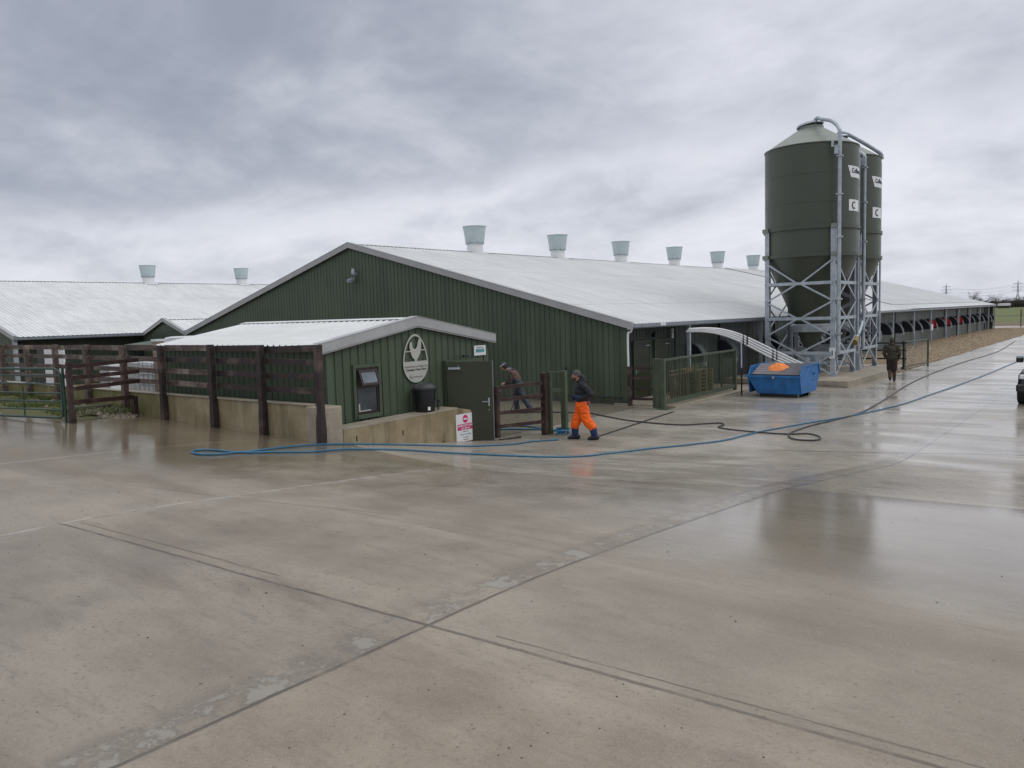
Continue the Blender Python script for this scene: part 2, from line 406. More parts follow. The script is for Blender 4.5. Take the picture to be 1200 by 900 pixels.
    c = m.mix(m.math('MULTIPLY', midl, .35), c, (.20,.17,.135))
    c = m.mix(m.math('MULTIPLY', ramp_, m.ramp(y, 13, 18, .38, .1)), c, (.42,.395,.345))  # sky reflection on the wet slope, painted in as paler concrete
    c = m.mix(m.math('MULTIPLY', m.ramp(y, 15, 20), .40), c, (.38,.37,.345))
    leftw = m.math('MULTIPLY', m.ramp(m.math('ADD', x, m.math('MULTIPLY', nm, 2)), -7.5, -11.5), m.math('MULTIPLY', m.ramp(m.math('ADD', y, nm), 5.2, 7.4), m.math('SUBTRACT', 1, m.math('MULTIPLY', ramp_, m.math('GREATER_THAN', x, -13.1)))))
    c = m.mix(m.math('MULTIPLY', leftw, .50), c, (.125,.098,.055))
    c = m.mix(m.math('MULTIPLY', pale, .6), c, (.42,.40,.36))
    m.base(c)
    pn = m.ramp(m.math('ADD', m.math('MULTIPLY', m.noise(.30, 6, .62), .5), m.math('MULTIPLY', ns, .5)), .44, .56)
    far_ = m.math('MULTIPLY', m.math('MULTIPLY', m.ramp(y, 13, 18), m.ramp(y, 40, 80, 1, .45)), m.math('ADD', .50, m.math('MULTIPLY', pn, .42)))
    mid_ = m.math('MULTIPLY', m.ramp(y, 5.5, 9), m.math('ADD', .42, m.math('MULTIPLY', pn, .38)))
    rs = m.math('MULTIPLY', m.math('MULTIPLY', m.math('GREATER_THAN', x, -3.8), m.math('LESS_THAN', sk2, 10.56)), m.ramp(m.math('ADD', y, m.math('MULTIPLY', nm, 2.2)), 5.9, 9.0))
    rs = m.math('MULTIPLY', rs, .94); c = m.mix(m.math('MULTIPLY', rs, .35), c, (.14,.122,.095)); m.base(c)
    wet = m.math('MAXIMUM', m.math('MAXIMUM', far_, m.math('MULTIPLY', leftw, m.math('ADD', .80, m.math('MULTIPLY', pn, .14)))), m.math('MAXIMUM', m.math('MAXIMUM', mid_, rs), m.math('ADD', .12, m.math('MULTIPLY', pn, .12))))
    r = m.math('SUBTRACT', .52, m.math('MULTIPLY', wet, .45))
    r = m.math('ADD', r, m.math('MULTIPLY', m.math('MULTIPLY', m.math('SUBTRACT', nm, .5), .45), m.math('SUBTRACT', 1.05, wet)))
    r = m.math('MAXIMUM', r, .05)
    m.set('Roughness', r); m.set('IOR', 1.40); m.set('Specular IOR Level', m.ramp(wet, .15, .9, .36, .62))
    hh = m.math('ADD', m.math('MULTIPLY', nf, .35), m.math('ADD', m.math('MULTIPLY', nm, .9), m.math('MULTIPLY', m.math('SUBTRACT', 0, J), 1.2)))
    m.bump(m.math('MULTIPLY', hh, m.math('SUBTRACT', 1, m.math('MULTIPLY', wet, .66))), .17, .02)
    return m.mat
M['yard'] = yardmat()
def gravelmat():
    m = NT('tan_gravel'); v = m.n.new('ShaderNodeTexVoronoi'); v.inputs['Scale'].default_value = 14; m.link(m.pos, v.inputs['Vector'])
    n = m.noise(1.2, 6, .7)
    c = m.mix(m.ramp(v.outputs['Distance'], .0, .7), (.36,.285,.19), (.17,.125,.075)); c = m.mix(m.math('MULTIPLY', m.ramp(n, .4, .65), .5), c, (.15,.105,.06))
    m.base(c); m.set('Roughness', .9); m.bump(v.outputs['Distance'], .8, .04); return m.mat
M['gravel'] = gravelmat()
def vergemat():
    m = NT('mossy_verge'); n = m.noise(2, 6, .7); n2 = m.noise(14, 4, .7)
    c = m.mix(m.ramp(n, .4, .6), (.075,.105,.020), (.11,.095,.035)); c = m.mix(m.math('MULTIPLY', n2, .5), c, (.05,.04,.025))
    m.base(c); m.set('Roughness', .85); m.bump(n2, .6, .05); return m.mat

nx = frange(-40, -14, 1)+[-13.5,-13.4]+frange(-13, 14, .6)
ny = frange(-9, 10, .6)+[10.3,10.42]+frange(10.8, 19, .4)+frange(20, 32, 2)
ground = sheet('ground', [-3000,-1200,-500,-200,-90,-60]+nx+[20,40,80,200,500,1200,3000],
               [-600,-100,-30]+ny+[50,80,110,150,200,300,450,700,1200,2000,3500], -.035, groundmat())
struct(ground)
yx = frange(-34, -14, .5)+[-13.5,-13.4]+frange(-13, -9.05, .4)+frange(-8.7, 14, .5)
yy = frange(-9, 10, .4)+[10.3,10.42]+frange(10.7, 19, .3)+frange(20, 31.75, 1.2)
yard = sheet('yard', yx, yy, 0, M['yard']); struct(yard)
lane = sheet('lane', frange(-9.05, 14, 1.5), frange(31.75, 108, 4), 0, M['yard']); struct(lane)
trk = NT('pale_track'); trk.base(trk.mix(trk.noise(.6, 5, .6), (.30,.29,.26), (.42,.41,.38))); trk.set('Roughness', .7)
track = sheet('track', [-80,-40,-9,14,60,200], [108.01, 117], .004, trk.mat); struct(track)
b = MB()
gx = frange(-16.5, -9.04, .35); gy = frange(31.7, 107, .45); id_ = {}
for j, y in enumerate(gy):
    for i, x in enumerate(gx):
        id_[(i,j)] = len(b.v); e = min(1, (-9.04-x)/.6)
        b.v.append((x, y, .012+e*(.05*mnoise.noise(V((x*1.3,y*1.3,0)))+.06)))
for j in range(len(gy)-1):
    for i in range(len(gx)-1): b.f.append((id_[(i,j)],id_[(i+1,j)],id_[(i+1,j+1)],id_[(i,j+1)])); b.m.append(0)
gb = b.build('gravel_strip', M['gravel'], smooth=60); struct(gb)
# loose gravel stones (uncountable)
def rock(b, c, r, n=5):
    c = V(c); s = random.uniform(0, 6.28)
    pts = []
    for k in range(n): 
        a = s+2*PI*k/n; q = r*random.uniform(.7, 1.2); pts.append(c+V((q*math.cos(a), q*math.sin(a), random.uniform(-.1,.25)*r)))
    top = c+V((random.uniform(-.2,.2)*r, random.uniform(-.2,.2)*r, r*random.uniform(.5,.8)))
    o = len(b.v); b.v += [tuple(p) for p in pts]+[tuple(top)]
    for k in range(n): b.f.append((o+k, o+(k+1) % n, o+n)); b.m.append(random.choice((0,0,1)))
b = MB()
for k in range(9000):
    y = 31.8+75*random.random()**1.5; x = random.uniform(-13.9, -9.0)
    rock(b, (x, y, .07 if x < -9.5 else .03), random.uniform(.035, .085))
gs = b.build('gravel_stones', [M['gravelstone'], M['gravel']]); struct(gs, 'stuff'); gs['label'] = 'loose tan gravel stones along the shed side'; gs['category'] = 'gravel'

# verge by the gate
b = MB()
poly = [(-20.05,8.2),(-21.2,10.2)]
for j in range(8):
    for i in range(30):
        pass
gx = frange(0, 1, 1/30); gy = frange(0, 1, 1/10); id_ = {}
for j, t in enumerate(gy):
    for i, s in enumerate(gx):
        xr = lerp(-20.3, -21.1, t); x = lerp(-33.5, xr, s); y = lerp(8.05+.25*math.sin(x*1.7)-.18*(-20-x)*.2, 10.22, t)
        id_[(i,j)] = len(b.v); edge = min(1, t*6, (1-s)*8)
        b.v.append((x, y, hgt(x,y)+.006+edge*(.08+.09*mnoise.noise(V((x*2,y*2,3))))))
for j in range(len(gy)-1):
    for i in range(len(gx)-1): b.f.append((id_[(i,j)],id_[(i+1,j)],id_[(i+1,j+1)],id_[(i,j+1)])); b.m.append(0)
vg = b.build('verge', vergemat(), smooth=60); struct(vg)
b = MB()
for k in range(11000):
    x = random.uniform(-33, -21.0); y = random.uniform(8.3+.0*x, 10.2)
    if mnoise.noise(V((x*.8, y*.8, 9))) < -.12: continue
    z = hgt(x,y)+.06; a = random.uniform(0, 6.28); h = random.uniform(.05,.2); w = .012
    d = V((math.cos(a), math.sin(a), 0))*w; l = V((random.uniform(-.08,.08), random.uniform(-.08,.08), h))
    o = len(b.v); p = V((x,y,z)); b.v += [tuple(p-d), tuple(p+d), tuple(p+l)]; b.f.append((o,o+1,o+2)); b.m.append(0)
gr = b.build('grass', M['grassblade']); struct(gr, 'stuff'); gr['label'] = 'rough grass between the field gate and the low wall'; gr['category'] = 'grass'
b = MB()
for k in range(420):
    t = random.random(); x = random.uniform(-22.9, -20.6) if k > 60 else random.uniform(-30, -21); y = random.uniform(8.6, 10.15)
    if y < 8.6+(x+20.5)*-.0: continue
    if x > -21.2 and y < 9.0: continue
    rock(b, (x, y, hgt(x,y)-.01+.09*max(0, min(1,(y-8.4)/.7, (lerp(-20.3,-21.1,(y-8.05)/2.17)-x)/.45))), random.uniform(.04, .15), 6)
rb = b.build('rubble', [M['stone'], simple('pale_stones', (.19,.165,.125), .75, var=.4, scale=7)]); struct(rb, 'stuff'); rb['label'] = 'heap of loose stones beside the timber rails by the gate'; rb['category'] = 'rubble'
# drain strip crossing the yard from the green screen
b = MB(); b.bar((-10.9,16.9,.006), (-11.55,22.3,.006), .09, .012); dr = b.build('drain_channel', M['dark_hose']); struct(dr)

# ------------------------------------------------------------------ corrugated sheets
def corr(b, p0, u, L, n, zb, zt, pitch=.225, gr=.055, d=.022, extra=(), flip=False):
    """vertical cladding from p0 along u, outward normal n"""
    p0 = V(p0); u = V(u); n = V(n); s = []
    k = 0.
    while k < L:
        for a, o in ((0,0),(pitch-gr,0),(pitch-gr*.75,-d),(pitch-gr*.25,-d)):
            if k+a <= L: s.append((k+a, o))
        k += pitch
    s.append((L, 0))
    for e in extra: s.append((e, None))
    s.sort(key=lambda t: t[0])
    vs = []; last = 0
    for a, o in s:
        if o is None: o = last
        last = o; p = p0+u*a+n*o
        vs.append((p.x, p.y, zb(a))); vs.append((p.x, p.y, zt(a)))
    fs = [(2*i, 2*i+2, 2*i+3, 2*i+1) for i in range(len(s)-1)]
    b.add(vs, fs)
def roofsheet(b, a0, a1, e0, pitch=.25, rib=.03, w=.07):
    """ribbed roof: ridge line a0->a1, e0 = vector from ridge down to the eave"""
    a0 = V(a0); a1 = V(a1); e = V(e0); L = (a1-a0).length; u = (a1-a0)/L; nrm = u.cross(e).normalized()
    if nrm.z < 0: nrm = -nrm
    s = []; k = 0.
    while k < L:
        for a, o in ((0,0),(pitch-w,0),(pitch-w*.7,rib),(pitch-w*.3,rib)):
            if k+a <= L: s.append((k+a, o))
        k += pitch
    s.append((L, 0)); vs = []
    for a, o in s:
        p = a0+u*a+nrm*o; vs += [p, p+e]
    fs = [(2*i, 2*i+2, 2*i+3, 2*i+1) for i in range(len(s)-1)]
    b.add(vs, fs)

def roof_vent(parent, x, y, zr, far=False):
    n = 28
    b = MB(); b.lathe([(.40,-.35),(.42,-.3),(.42,.42),(.47,.44)], n, (x,y,zr))
    bb = b.build('vent_base', M['white'], parent, smooth=True)
    b = MB(); b.lathe([(.465,.42),(.48,.44),(.60,1.30),(.635,1.31),(.635,1.35),(.59,1.35),(.50,.60),(.0,.58)], n, (x,y,zr)).build('roof_vent', M['vent'], parent, smooth=30)
    b = MB()
    for k in range(8):
        a = 2*PI*k/8+.2; b.box(x+.475*math.cos(a)-.02, x+.475*math.cos(a)+.02, y+.475*math.sin(a)-.02, y+.475*math.sin(a)+.02, zr+.46, zr+.56)
    b.lathe([(.478,.435),(.495,.435),(.495,.46),(.478,.46)], n, (x,y,zr))
    b.build('vent_band', M['gutter'], parent)
    sl = .265
    b = MB()
    for sgn in (-1, 1):
        e = V((sgn*1.3, 0, -1.3*sl)); a = V((x, y-.75, zr+.055)); c = V((x, y+.75, zr+.055))
        b.add([a, c, c+e*.55+V((0,-.3,0)), a+e*.55+V((0,.3,0)), a+V((0,0,-.02)), c+V((0,0,-.02))], [(0,1,2,3)])
    b.build('vent_flashing', M['white'], parent)

SL = .2645  # roof slope
# ================= MAIN SHED
RX, RZ, EX, EZ, GY, FY = -27.88, 6.53, -13.55, 2.77, 23.27, 103.3
LX = 2*RX-EX
ms = thing('poultry_shed', 'long green shed with pale roof and black side hoods, in the middle', 'shed', (RX, GY, 0))
def zt(a):
    x = -13.80-a if False else None
b = MB()
W0 = LX+.25; W1 = -13.80
corr(b, (W0, GY+.12, 0), (1,0,0), W1-W0, (0,-1,0), lambda a: .12, lambda a: RZ-.05-abs(W0+a-RX)*SL, extra=(RX-W0,))
b.build('gable_wall', M['clad'], ms)
MB().box(W0, W1, GY+.12, GY+.3, -.02, .115).build('wall_base', simple('dark_plinth', (.06,.065,.055), .7), ms)
MB().box(W1-.10, W1+.015, GY+.07, GY+.2, .12, EZ-.2).build('corner_trim', M['clad'], ms)
# far gable and left side
b = MB(); corr(b, (W0, FY-.12, 0), (1,0,0), W1-W0, (0,1,0), lambda a: 0, lambda a: RZ-.05-abs(W0+a-RX)*SL, extra=(RX-W0,), pitch=.9)
corr(b, (W0, GY+.12, 0), (0,1,0), FY-GY-.3, (-1,0,0), lambda a: 0, lambda a: EZ-.1, pitch=.9)
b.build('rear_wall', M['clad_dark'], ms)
WX = -14.42
# long side wall : near bay is cladding with two doors, then bays
b = MB(); corr(b, (WX, 28.0, 0), (0,-1,0), 28.0-GY-.12, (1,0,0), lambda a: 0, lambda a: EZ-.1)
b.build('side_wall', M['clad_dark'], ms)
for (y0, y1) in ((24.75, 25.95), (26.3, 27.45)):
    d = MB().box(WX+.02, WX+.07, y0+.05, y1-.05, .03, 2.03).build('door', M['door_green'], ms, bevel=.005)
    MB().box(WX+.01, WX+.09, y0, y0+.045, 0, 2.1).box(WX+.01, WX+.09, y1-.045, y1, 0, 2.1).box(WX+.01, WX+.09, y0+.05, y1-.05, 2.04, 2.1).build('door_frame', M['clad'], ms)
    MB().box(WX+.075, WX+.13, y1-.42, y1-.12, 1.9, 1.93).build('door_closer', M['galv'], d)
    MB().box(WX+.075, WX+.09, y0+.12, y0+.15, .9, 1.1).bar((WX+.1, y0+.13, 1.0), (WX+.1, y0+.26, 1.0), .02).build('door_handle', M['galv'], d)
MB().box(WX+.05, WX+.2, 26.1, 26.16, 2.2, 2.3).ell((WX+.16,26.13,2.33), (.08,.08,.07)).build('wall_lamp', M['black'], ms)
MB().tube([(WX+.12,27.62,2.1),(WX+.12,27.62,2.32)], .05).ell((WX+.12,27.62,2.42), (.06,.06,.08)).build('wall_lamp', M['white'], ms)
posts = [27.75, 34.9, 41.0, 46.8, 52.6, 58.4, 64.5, 70.3, 76.2, 81.9, 87.7, 93.4, 99.1, 103.2]
wallA = clad('long_wall_green', (.062,.082,.068)); wallB = clad('long_wall_grey', (.105,.125,.13)); M['wallup'] = clad('long_wall_upper', (.085,.10,.095))
def bay(y0, y1, i):
    ym = lerp(y0, y1, .58)
    a = MB(); a.box(WX-.06, WX, y0, ym-.04, -.02, EZ-.12)
    corr(a, (WX+.03, ym-.06, 0), (0,-1,0), ym-y0-.08, (1,0,0), lambda t: .02, lambda t: EZ-.14, pitch=.45, gr=.04, d=.02)
    a.build('wall_panel', wallA, ms)
    a = MB(); a.box(WX-.06, WX+.03, ym+.04, y1, -.02, EZ-.12)
    corr(a, (WX+.07, y1-.02, 0), (0,-1,0), y1-ym-.06, (1,0,0), lambda t: .02, lambda t: EZ-.14, pitch=.45, gr=.04, d=.02)
    a.build('wall_panel', wallB, ms)
    MB().box(WX-.06, WX+.09, ym-.035, ym+.035, 0, EZ-.12).build('wall_joint', M['black'], ms)
def hood(y, red=False):
    R = .80; z0 = 1.10; L = .42; x0 = WX+.075; n = 12
    arc = [(x0+R*math.sin(PI/2*k/n)*.93, z0+R*math.cos(PI/2*k/n)) for k in range(n+1)]
    b = MB(); 
    vs = [(x, y, z) for x, z in arc]+[(x, y+L, z) for x, z in arc]
    b.add(vs, [(k, k+1, n+2+k, n+1+k) for k in range(n)])
    ri = [(x0+(x-x0)*.93, z0+(z-z0)*.93) for x, z in arc]
    b.add([(x, y, z) for x, z in arc]+[(x, y, z) for x, z in ri], [(k, k+1, n+2+k, n+1+k) for k in range(n)])
    h = b.build('inlet_hood', M['hood_rim'], ms, smooth=50)
    b = MB(); poly = [(x0, y+.03, z0)]+[(x, y+.03, z) for x, z in ri]; b.prism(poly, (0, .02, 0)); b.prism([(p[0], y+L-.02, p[2]) for p in poly], (0, .02, 0))
    b.box(x0, x0+R*.93, y+.03, y+L, z0-.01, z0+.005)
    b.build('hood_end', M['hood'], h)
    if red:
        b = MB(); poly = [(x0+.12, y-.02, 1.2)]+[(x0+.12+.6*math.sin(t*PI/12)**.6, y-.02, 1.2+.62*math.cos(t*PI/12)**.6) for t in range(7)]
        b.prism(poly, (0, .03, 0)); q = b.build('red_panel', M['red'], h)
        MB().box(x0+.36, x0+.50, y-.035, y-.022, 1.22, 1.72).build('panel_stripe', M['pinkred'], q)
    MB().box(x0+R*.93-.05, x0+R*.93+.05, y-.02, y+.10, z0-.16, z0+.02).build('hood_bracket', M['trim'], h)
for i in range(len(posts)-1):
    y0, y1 = posts[i], posts[i+1]; bay(y0+(.28 if i == 0 else 0), y1, i)
    hs = (y0+.42*(y1-y0)-.1, y0+.93*(y1-y0)-.1)
    if i == 0: hs = (28.9, 31.9)
    for k, yh in enumerate(hs): hood(yh-(.35 if k == 0 and 7 <= i <= 9 else 0), k == 0 and 7 <= i <= 9)
for y in posts:
    MB().box(-13.74, -13.62, y-.06, y+.06, 0, EZ-.14).build('post', M['galv'] if y < 100 else M['trim'], ms)
MB().box(-13.66, -13.6, 70.2, 70.8, 1.0, 1.45).build('switch_box', M['white'], ms)
MB().box(-13.61,-13.59, 23.9, FY, 0,0.001).v
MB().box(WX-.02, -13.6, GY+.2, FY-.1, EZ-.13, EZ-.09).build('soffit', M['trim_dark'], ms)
# roof
Y1 = 63.2
b = MB(); roofsheet(b, (RX, GY, RZ), (RX, Y1, RZ), (EX-RX, 0, -(EX-RX)*SL)); roofsheet(b, (RX, GY, RZ), (RX, Y1, RZ), (LX-RX, 0, -(EX-RX)*SL)); rf = b.build('roof', M['roof'], ms)
e2 = (-14.75-RX)
b = MB(); roofsheet(b, (RX, Y1, RZ+.05), (RX, FY, RZ+.05), (e2, 0, -e2*SL)); roofsheet(b, (RX, Y1, RZ+.05), (RX, FY, RZ+.05), (LX-RX, 0, -(EX-RX)*SL)); 
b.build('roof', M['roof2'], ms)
b = MB(); roofsheet(b, (-14.85, Y1-.5, EZ+1.30*SL-.01), (-14.85, FY, EZ+1.30*SL-.01), (1.3, 0, -1.3*SL+.02)); b.build('veranda_roof', M['roof'], ms)
b = MB(); b.bar((RX, Y1-.02, RZ+.03), (-14.75, Y1-.02, RZ+.03-e2*SL), .05, .07); b.bar((-14.73, Y1, RZ-e2*SL+.02), (-14.73, FY, RZ-e2*SL+.02), .03, .09); b.build('roof_step_flashing', M['trim_dark'], ms)
def ridge(parent, x, y0, y1, z, sl=SL, w=.28):
    b = MB()
    for s in (-1, 1): b.add([(x, y0, z+.035), (x, y1, z+.035), (x+s*w, y1, z+.045-w*sl), (x+s*w, y0, z+.045-w*sl)], [(0,1,2,3)])
    b.build('ridge_cap', M['roof'], parent)
    b = MB(); 
    for s in (-1, 1): b.bar((x+s*(w-.04), y0+.05, z-w*sl+.018), (x+s*(w-.04), y1-.05, z-w*sl+.018), .02, .03)
    b.build('ridge_filler', M['black'], parent)
ridge(ms, RX, GY-.02, FY, RZ)
def verge(parent, y, x0, xr, x1, zr, sl, side=-1, h=.24, t=.03, ov=.06):
    """barge boards on a gable whose plane is y"""
    for xa in (x0, x1):
        za = zr-abs(xa-xr)*sl
        b = MB(); p = [(xr, y, zr+ov), (xa, y, za+ov), (xa, y, za+ov-h), (xr, y, zr+ov-h-.0)]
        b.prism(p, (0, t, 0)); b.prism([(xr, y-.01, zr+ov+.012), (xa, y-.01, za+ov+.012), (xa, y-.01, za+ov), (xr, y-.01, zr+ov)], (0, .22, 0))
        b.build('barge_board', M['trim'], parent)
verge(ms, GY-.03, LX, RX, EX, RZ, SL)
verge(ms, FY, LX, RX, EX, RZ, SL)
def gutter(parent, x, y0, y1, z, side=1):
    prof_ = [(0,0),(0,-.13),(.03,-.16),(.13,-.16),(.16,-.12),(.16,-.02),(.145,-.02),(.145,-.11),(.12,-.145),(.04,-.145),(.015,-.12),(.015,0)]
    b = MB(); b.prism([(x+side*p, y0, z+q) for p, q in prof_], (0, y1-y0, 0)); b.build('gutter', M['gutter'], parent)
gutter(ms, EX-.12, GY-.02, FY, EZ-.02)
MB().box(EX-.14, EX+.05, GY-.06, GY-.025, EZ-.21, EZ-.0).build('gutter_end', M['trim'], ms)
MB().box(EX+.042, EX+.05, 25.2, 25.6, EZ-.13, EZ-.03).build('white_tag', M['white'], ms)
b = MB(); b.tube(smooth_path([(EX-.04, GY+.1, EZ-.17), (-13.66, GY+.1, EZ-.3), (-13.72, GY+.03, EZ-.4), (-13.72, GY+.03, 1.3)], 4), .036, 10); b.build('downpipe', M['white'], ms, smooth=True)
for y in [31.8, 39.3, 46.6, 54.3, 61.9, 69.4, 77.0, 84.6, 92.2]: roof_vent(ms, RX, y, RZ-.02)
# floodlights on the gable
b = MB(); b.box(-27.62,-27.46, GY-.02, GY+.1, 5.12, 5.24).lathe([(.0,.26),(.07,.24),(.09,.16),(.09,0),(.0,-.0)], 14, (-27.52, GY-.07, 5.16)); b.build('wall_lamp', M['galv'], ms, smooth=True)
b = MB(); b.prism([(-27.78, GY-.28, 4.92), (-27.78, GY-.02, 5.02), (-27.78, GY-.02, 4.90), (-27.78, GY-.24, 4.80)], (.32,0,0)); b.build('floodlight', M['galv_d'], ms)
# low pipe rail on gable
b = MB(); b.tube(smooth_path([(-16.3,GY+.02,1.25),(-16.3,GY-.02,.9),(-16.3,GY-.02,.32),(-16.2,GY-.02,.25),(-13.95,GY-.02,.25)],3), .03, 8); b.build('pipe', M['black'], ms, smooth=True)

# ================= SECOND SHED (left) and link building
R2X = -61.2; E2X = -46.95; G2Y = 16.3; F2Y = 100
s2 = thing('poultry_shed', 'far left pale roofed shed whose near eave ends above the timber fence', 'shed', (R2X, G2Y, 0))
L2X = 2*R2X-E2X
b = MB(); corr(b, (L2X+.2, G2Y+.12, 0), (1,0,0), E2X-L2X-.5, (0,-1,0), lambda a: 0, lambda a: RZ-.05-abs(L2X+.2+a-R2X)*SL, extra=(R2X-L2X-.2,)); b.build('gable_wall', M['clad'], s2)
b = MB(); corr(b, (E2X-.75, 24.0, 0), (0,-1,0), 24.0-G2Y-.15, (1,0,0), lambda a: 0, lambda a: EZ-.1); corr(b, (L2X+.2, F2Y, 0), (0,-1,0), F2Y-G2Y-.3, (-1,0,0), lambda a: 0, lambda a: EZ-.1, pitch=.9)
b.build('side_wall', M['clad_dark'], s2)
b = MB(); roofsheet(b, (R2X, G2Y, RZ), (R2X, F2Y, RZ), (E2X-R2X, 0, -(E2X-R2X)*SL)); roofsheet(b, (R2X, G2Y, RZ), (R2X, F2Y, RZ), (L2X-R2X, 0, -(E2X-R2X)*SL)); b.build('roof', M['roof'], s2)
ridge(s2, R2X, G2Y, F2Y, RZ); verge(s2, G2Y-.03, L2X, R2X, E2X, RZ, SL)
gutter(s2, E2X-.12, G2Y-.02, 23.3, EZ-.02)
MB().box(E2X-.34, E2X-.14, G2Y+.02, G2Y+.2, 0, EZ-.15).build('corner_post', M['galv'], s2)
for y in (31.0, 39.2, 47.2, 55.2): roof_vent(s2, R2X, y, RZ-.02)
lk = thing('link_building', 'small green gabled link between the two big sheds', 'building', ((LX+E2X)/2, GY, 0))
lcx = (LX+E2X)/2; lz = 3.53
b = MB(); corr(b, (E2X-.4, GY+.14, 0), (1,0,0), LX-E2X+.6, (0,-1,0), lambda a: 0, lambda a: min(lz-.06-abs(E2X-.4+a-lcx)*.34, 9), extra=(lcx-E2X+.4,)); b.build('gable_wall', M['clad'], lk)
b = MB(); 
for s in (-1, 1): roofsheet(b, (lcx, GY, lz), (lcx, FY, lz), (s*2.45, 0, -2.45*.34))
b.build('roof', M['roof'], lk)
ridge(lk, lcx, GY, FY, lz, .34, .22); verge(lk, GY-.03, lcx-2.4, lcx, lcx+2.4, lz, .34, h=.2)
cn = thing('canopy', 'dark green sloped canopy box in front of the small link gable', 'canopy', (-42.5, 21.5, 0))
b = MB(); b.prism([(-44.25,20.8,1.85),(-44.25,20.8,2.16),(-44.25,23.1,2.40),(-44.25,23.1,1.85)], (3.9,0,0)); b.build('canopy_box', M['clad'], cn)
b = MB(); b.box(-44.2,-44.1,20.85,20.95,0,1.85).box(-40.5,-40.4,20.85,20.95,0,1.85); b.build('post', M['trim_dark'], cn)
# white door on the second shed, grey cabinet, tank behind wall
wd = thing('white_door', 'tall white panel door seen between the fence posts on the left', 'door', (-40,15.5,0))
MB().box(-41.12,-38.95,15.5,15.58,0,2.18).build('leaf', M['white'], wd, bevel=.01)
MB().box(-41.85,-41.14,15.48,15.6,0,2.22).build('frame', M['black'], wd)

# ================= CABIN
CX = -13.8; cy0, cym, cy1 = 10.78, 13.43, 16.15
cab = thing('cabin', 'small green entrance cabin with egg sign and grey barge boards', 'cabin', (CX-3.4, cym, 0))
csl = (3.17-2.67)/(cym-10.68)
czt = lambda y: 3.10-abs(y-cym)*csl
b = MB(); corr(b, (CX, cy0, 0), (0,1,0), cy1-cy0, (1,0,0), lambda a: 0, lambda a: czt(cy0+a)-.02, extra=(cym-cy0,)); b.build('front_wall', M['clad'], cab)
b = MB(); corr(b, (-20.76, cy0, 0), (1,0,0), 20.76+CX, (0,-1,0), lambda a: 0, lambda a: 2.58); corr(b, (-20.76, cy1, 0), (1,0,0), 20.76+CX, (0,1,0), lambda a: 0, lambda a: 2.58)
corr(b, (-20.76, cy0, 0), (0,1,0), cy1-cy0, (-1,0,0), lambda a: 0, lambda a: czt(cy0+a)-.02, extra=(cym-cy0,)); b.build('side_wall', M['clad'], cab)
MB().box(CX-.1, CX+.02, cy0-.03, cy0+.09, 0, 2.6).build('corner_trim', M['clad'], cab)
b = MB(); 
roofsheet(b, (-20.84, cym, 3.14), (CX+.12, cym, 3.14), (0, -(cym-10.55), -(cym-10.55)*csl), pitch=.23, rib=.035)
roofsheet(b, (-20.84, cym, 3.14), (CX+.12, cym, 3.14), (0, (cym-10.6), -(cym-10.6)*csl), pitch=.23, rib=.035)
b.build('roof', M['roof'], cab)
b = MB()
for s in (-1, 1): b.add([(-20.84,cym,3.18),(CX+.14,cym,3.18),(CX+.14,cym+s*.25,3.185-.25*csl),(-20.84,cym+s*.25,3.185-.25*csl)], [(0,1,2,3)])
b.build('ridge_cap', M['roof'], cab)
b = MB()
for s in (-1, 1): b.bar((-20.7,cym+s*.21,3.16-.25*csl),(CX+.1,cym+s*.21,3.16-.25*csl), .02, .03)
b.build('ridge_filler', M['black'], cab)
for ye in (10.52, 16.32):
    ze = 3.14-abs(ye-cym)*csl
    b = MB(); x = CX+.10
    b.prism([(x, cym, 3.20), (x, ye, ze+.06), (x, ye, ze-.15), (x, cym, 2.97)], (.035,0,0))
    b.prism([(x-.2, cym, 3.205), (x-.2, ye, ze+.065), (x-.2, ye, ze+.055), (x-.2, cym, 3.195)], (.245,0,0))
    b.prism([(x-.012, cym, 2.965), (x-.012, ye, ze-.155), (x-.012, ye, ze-.185), (x-.012, cym, 2.935)], (.03,0,0))
    b.build('barge_board', M['trim'], cab)
# window (plane in front of the cladding)
def wq(y0, y1, z0, z1, x0, x1): return MB().box(x0, x1, y0, y1, z0, z1)
wy0, wy1, wz0, wz1 = 11.53, 12.20, 1.03, 2.08
w = MB(); w.box(CX-.02, CX+.05, wy0-.07, wy0, wz0-.09, wz1+.07).box(CX-.02, CX+.05, wy1, wy1+.07, wz0-.09, wz1+.07).box(CX-.02, CX+.05, wy0, wy1, wz1, wz1+.07).box(CX-.02, CX+.08, wy0, wy1, wz0-.09, wz0)
win = w.build('window', M['clad'], cab)
f = MB(); zm = 1.66
f.box(CX-.02,CX+.03,wy0,wy0+.05,wz0,wz1).box(CX-.02,CX+.03,wy1-.05,wy1,wz0,wz1).box(CX-.02,CX+.03,wy0+.05,wy1-.05,wz0,wz0+.05).box(CX-.02,CX+.03,wy0+.05,wy1-.05,wz1-.05,wz1).box(CX-.02,CX+.03,wy0+.05,wy1-.05,zm-.05,zm+.02)
f.build('frame', M['brown'], win)
MB().box(CX+.001, CX+.010, wy0+.05, wy1-.05, wz0+.05, zm-.05).build('pane', M['glass'], win)
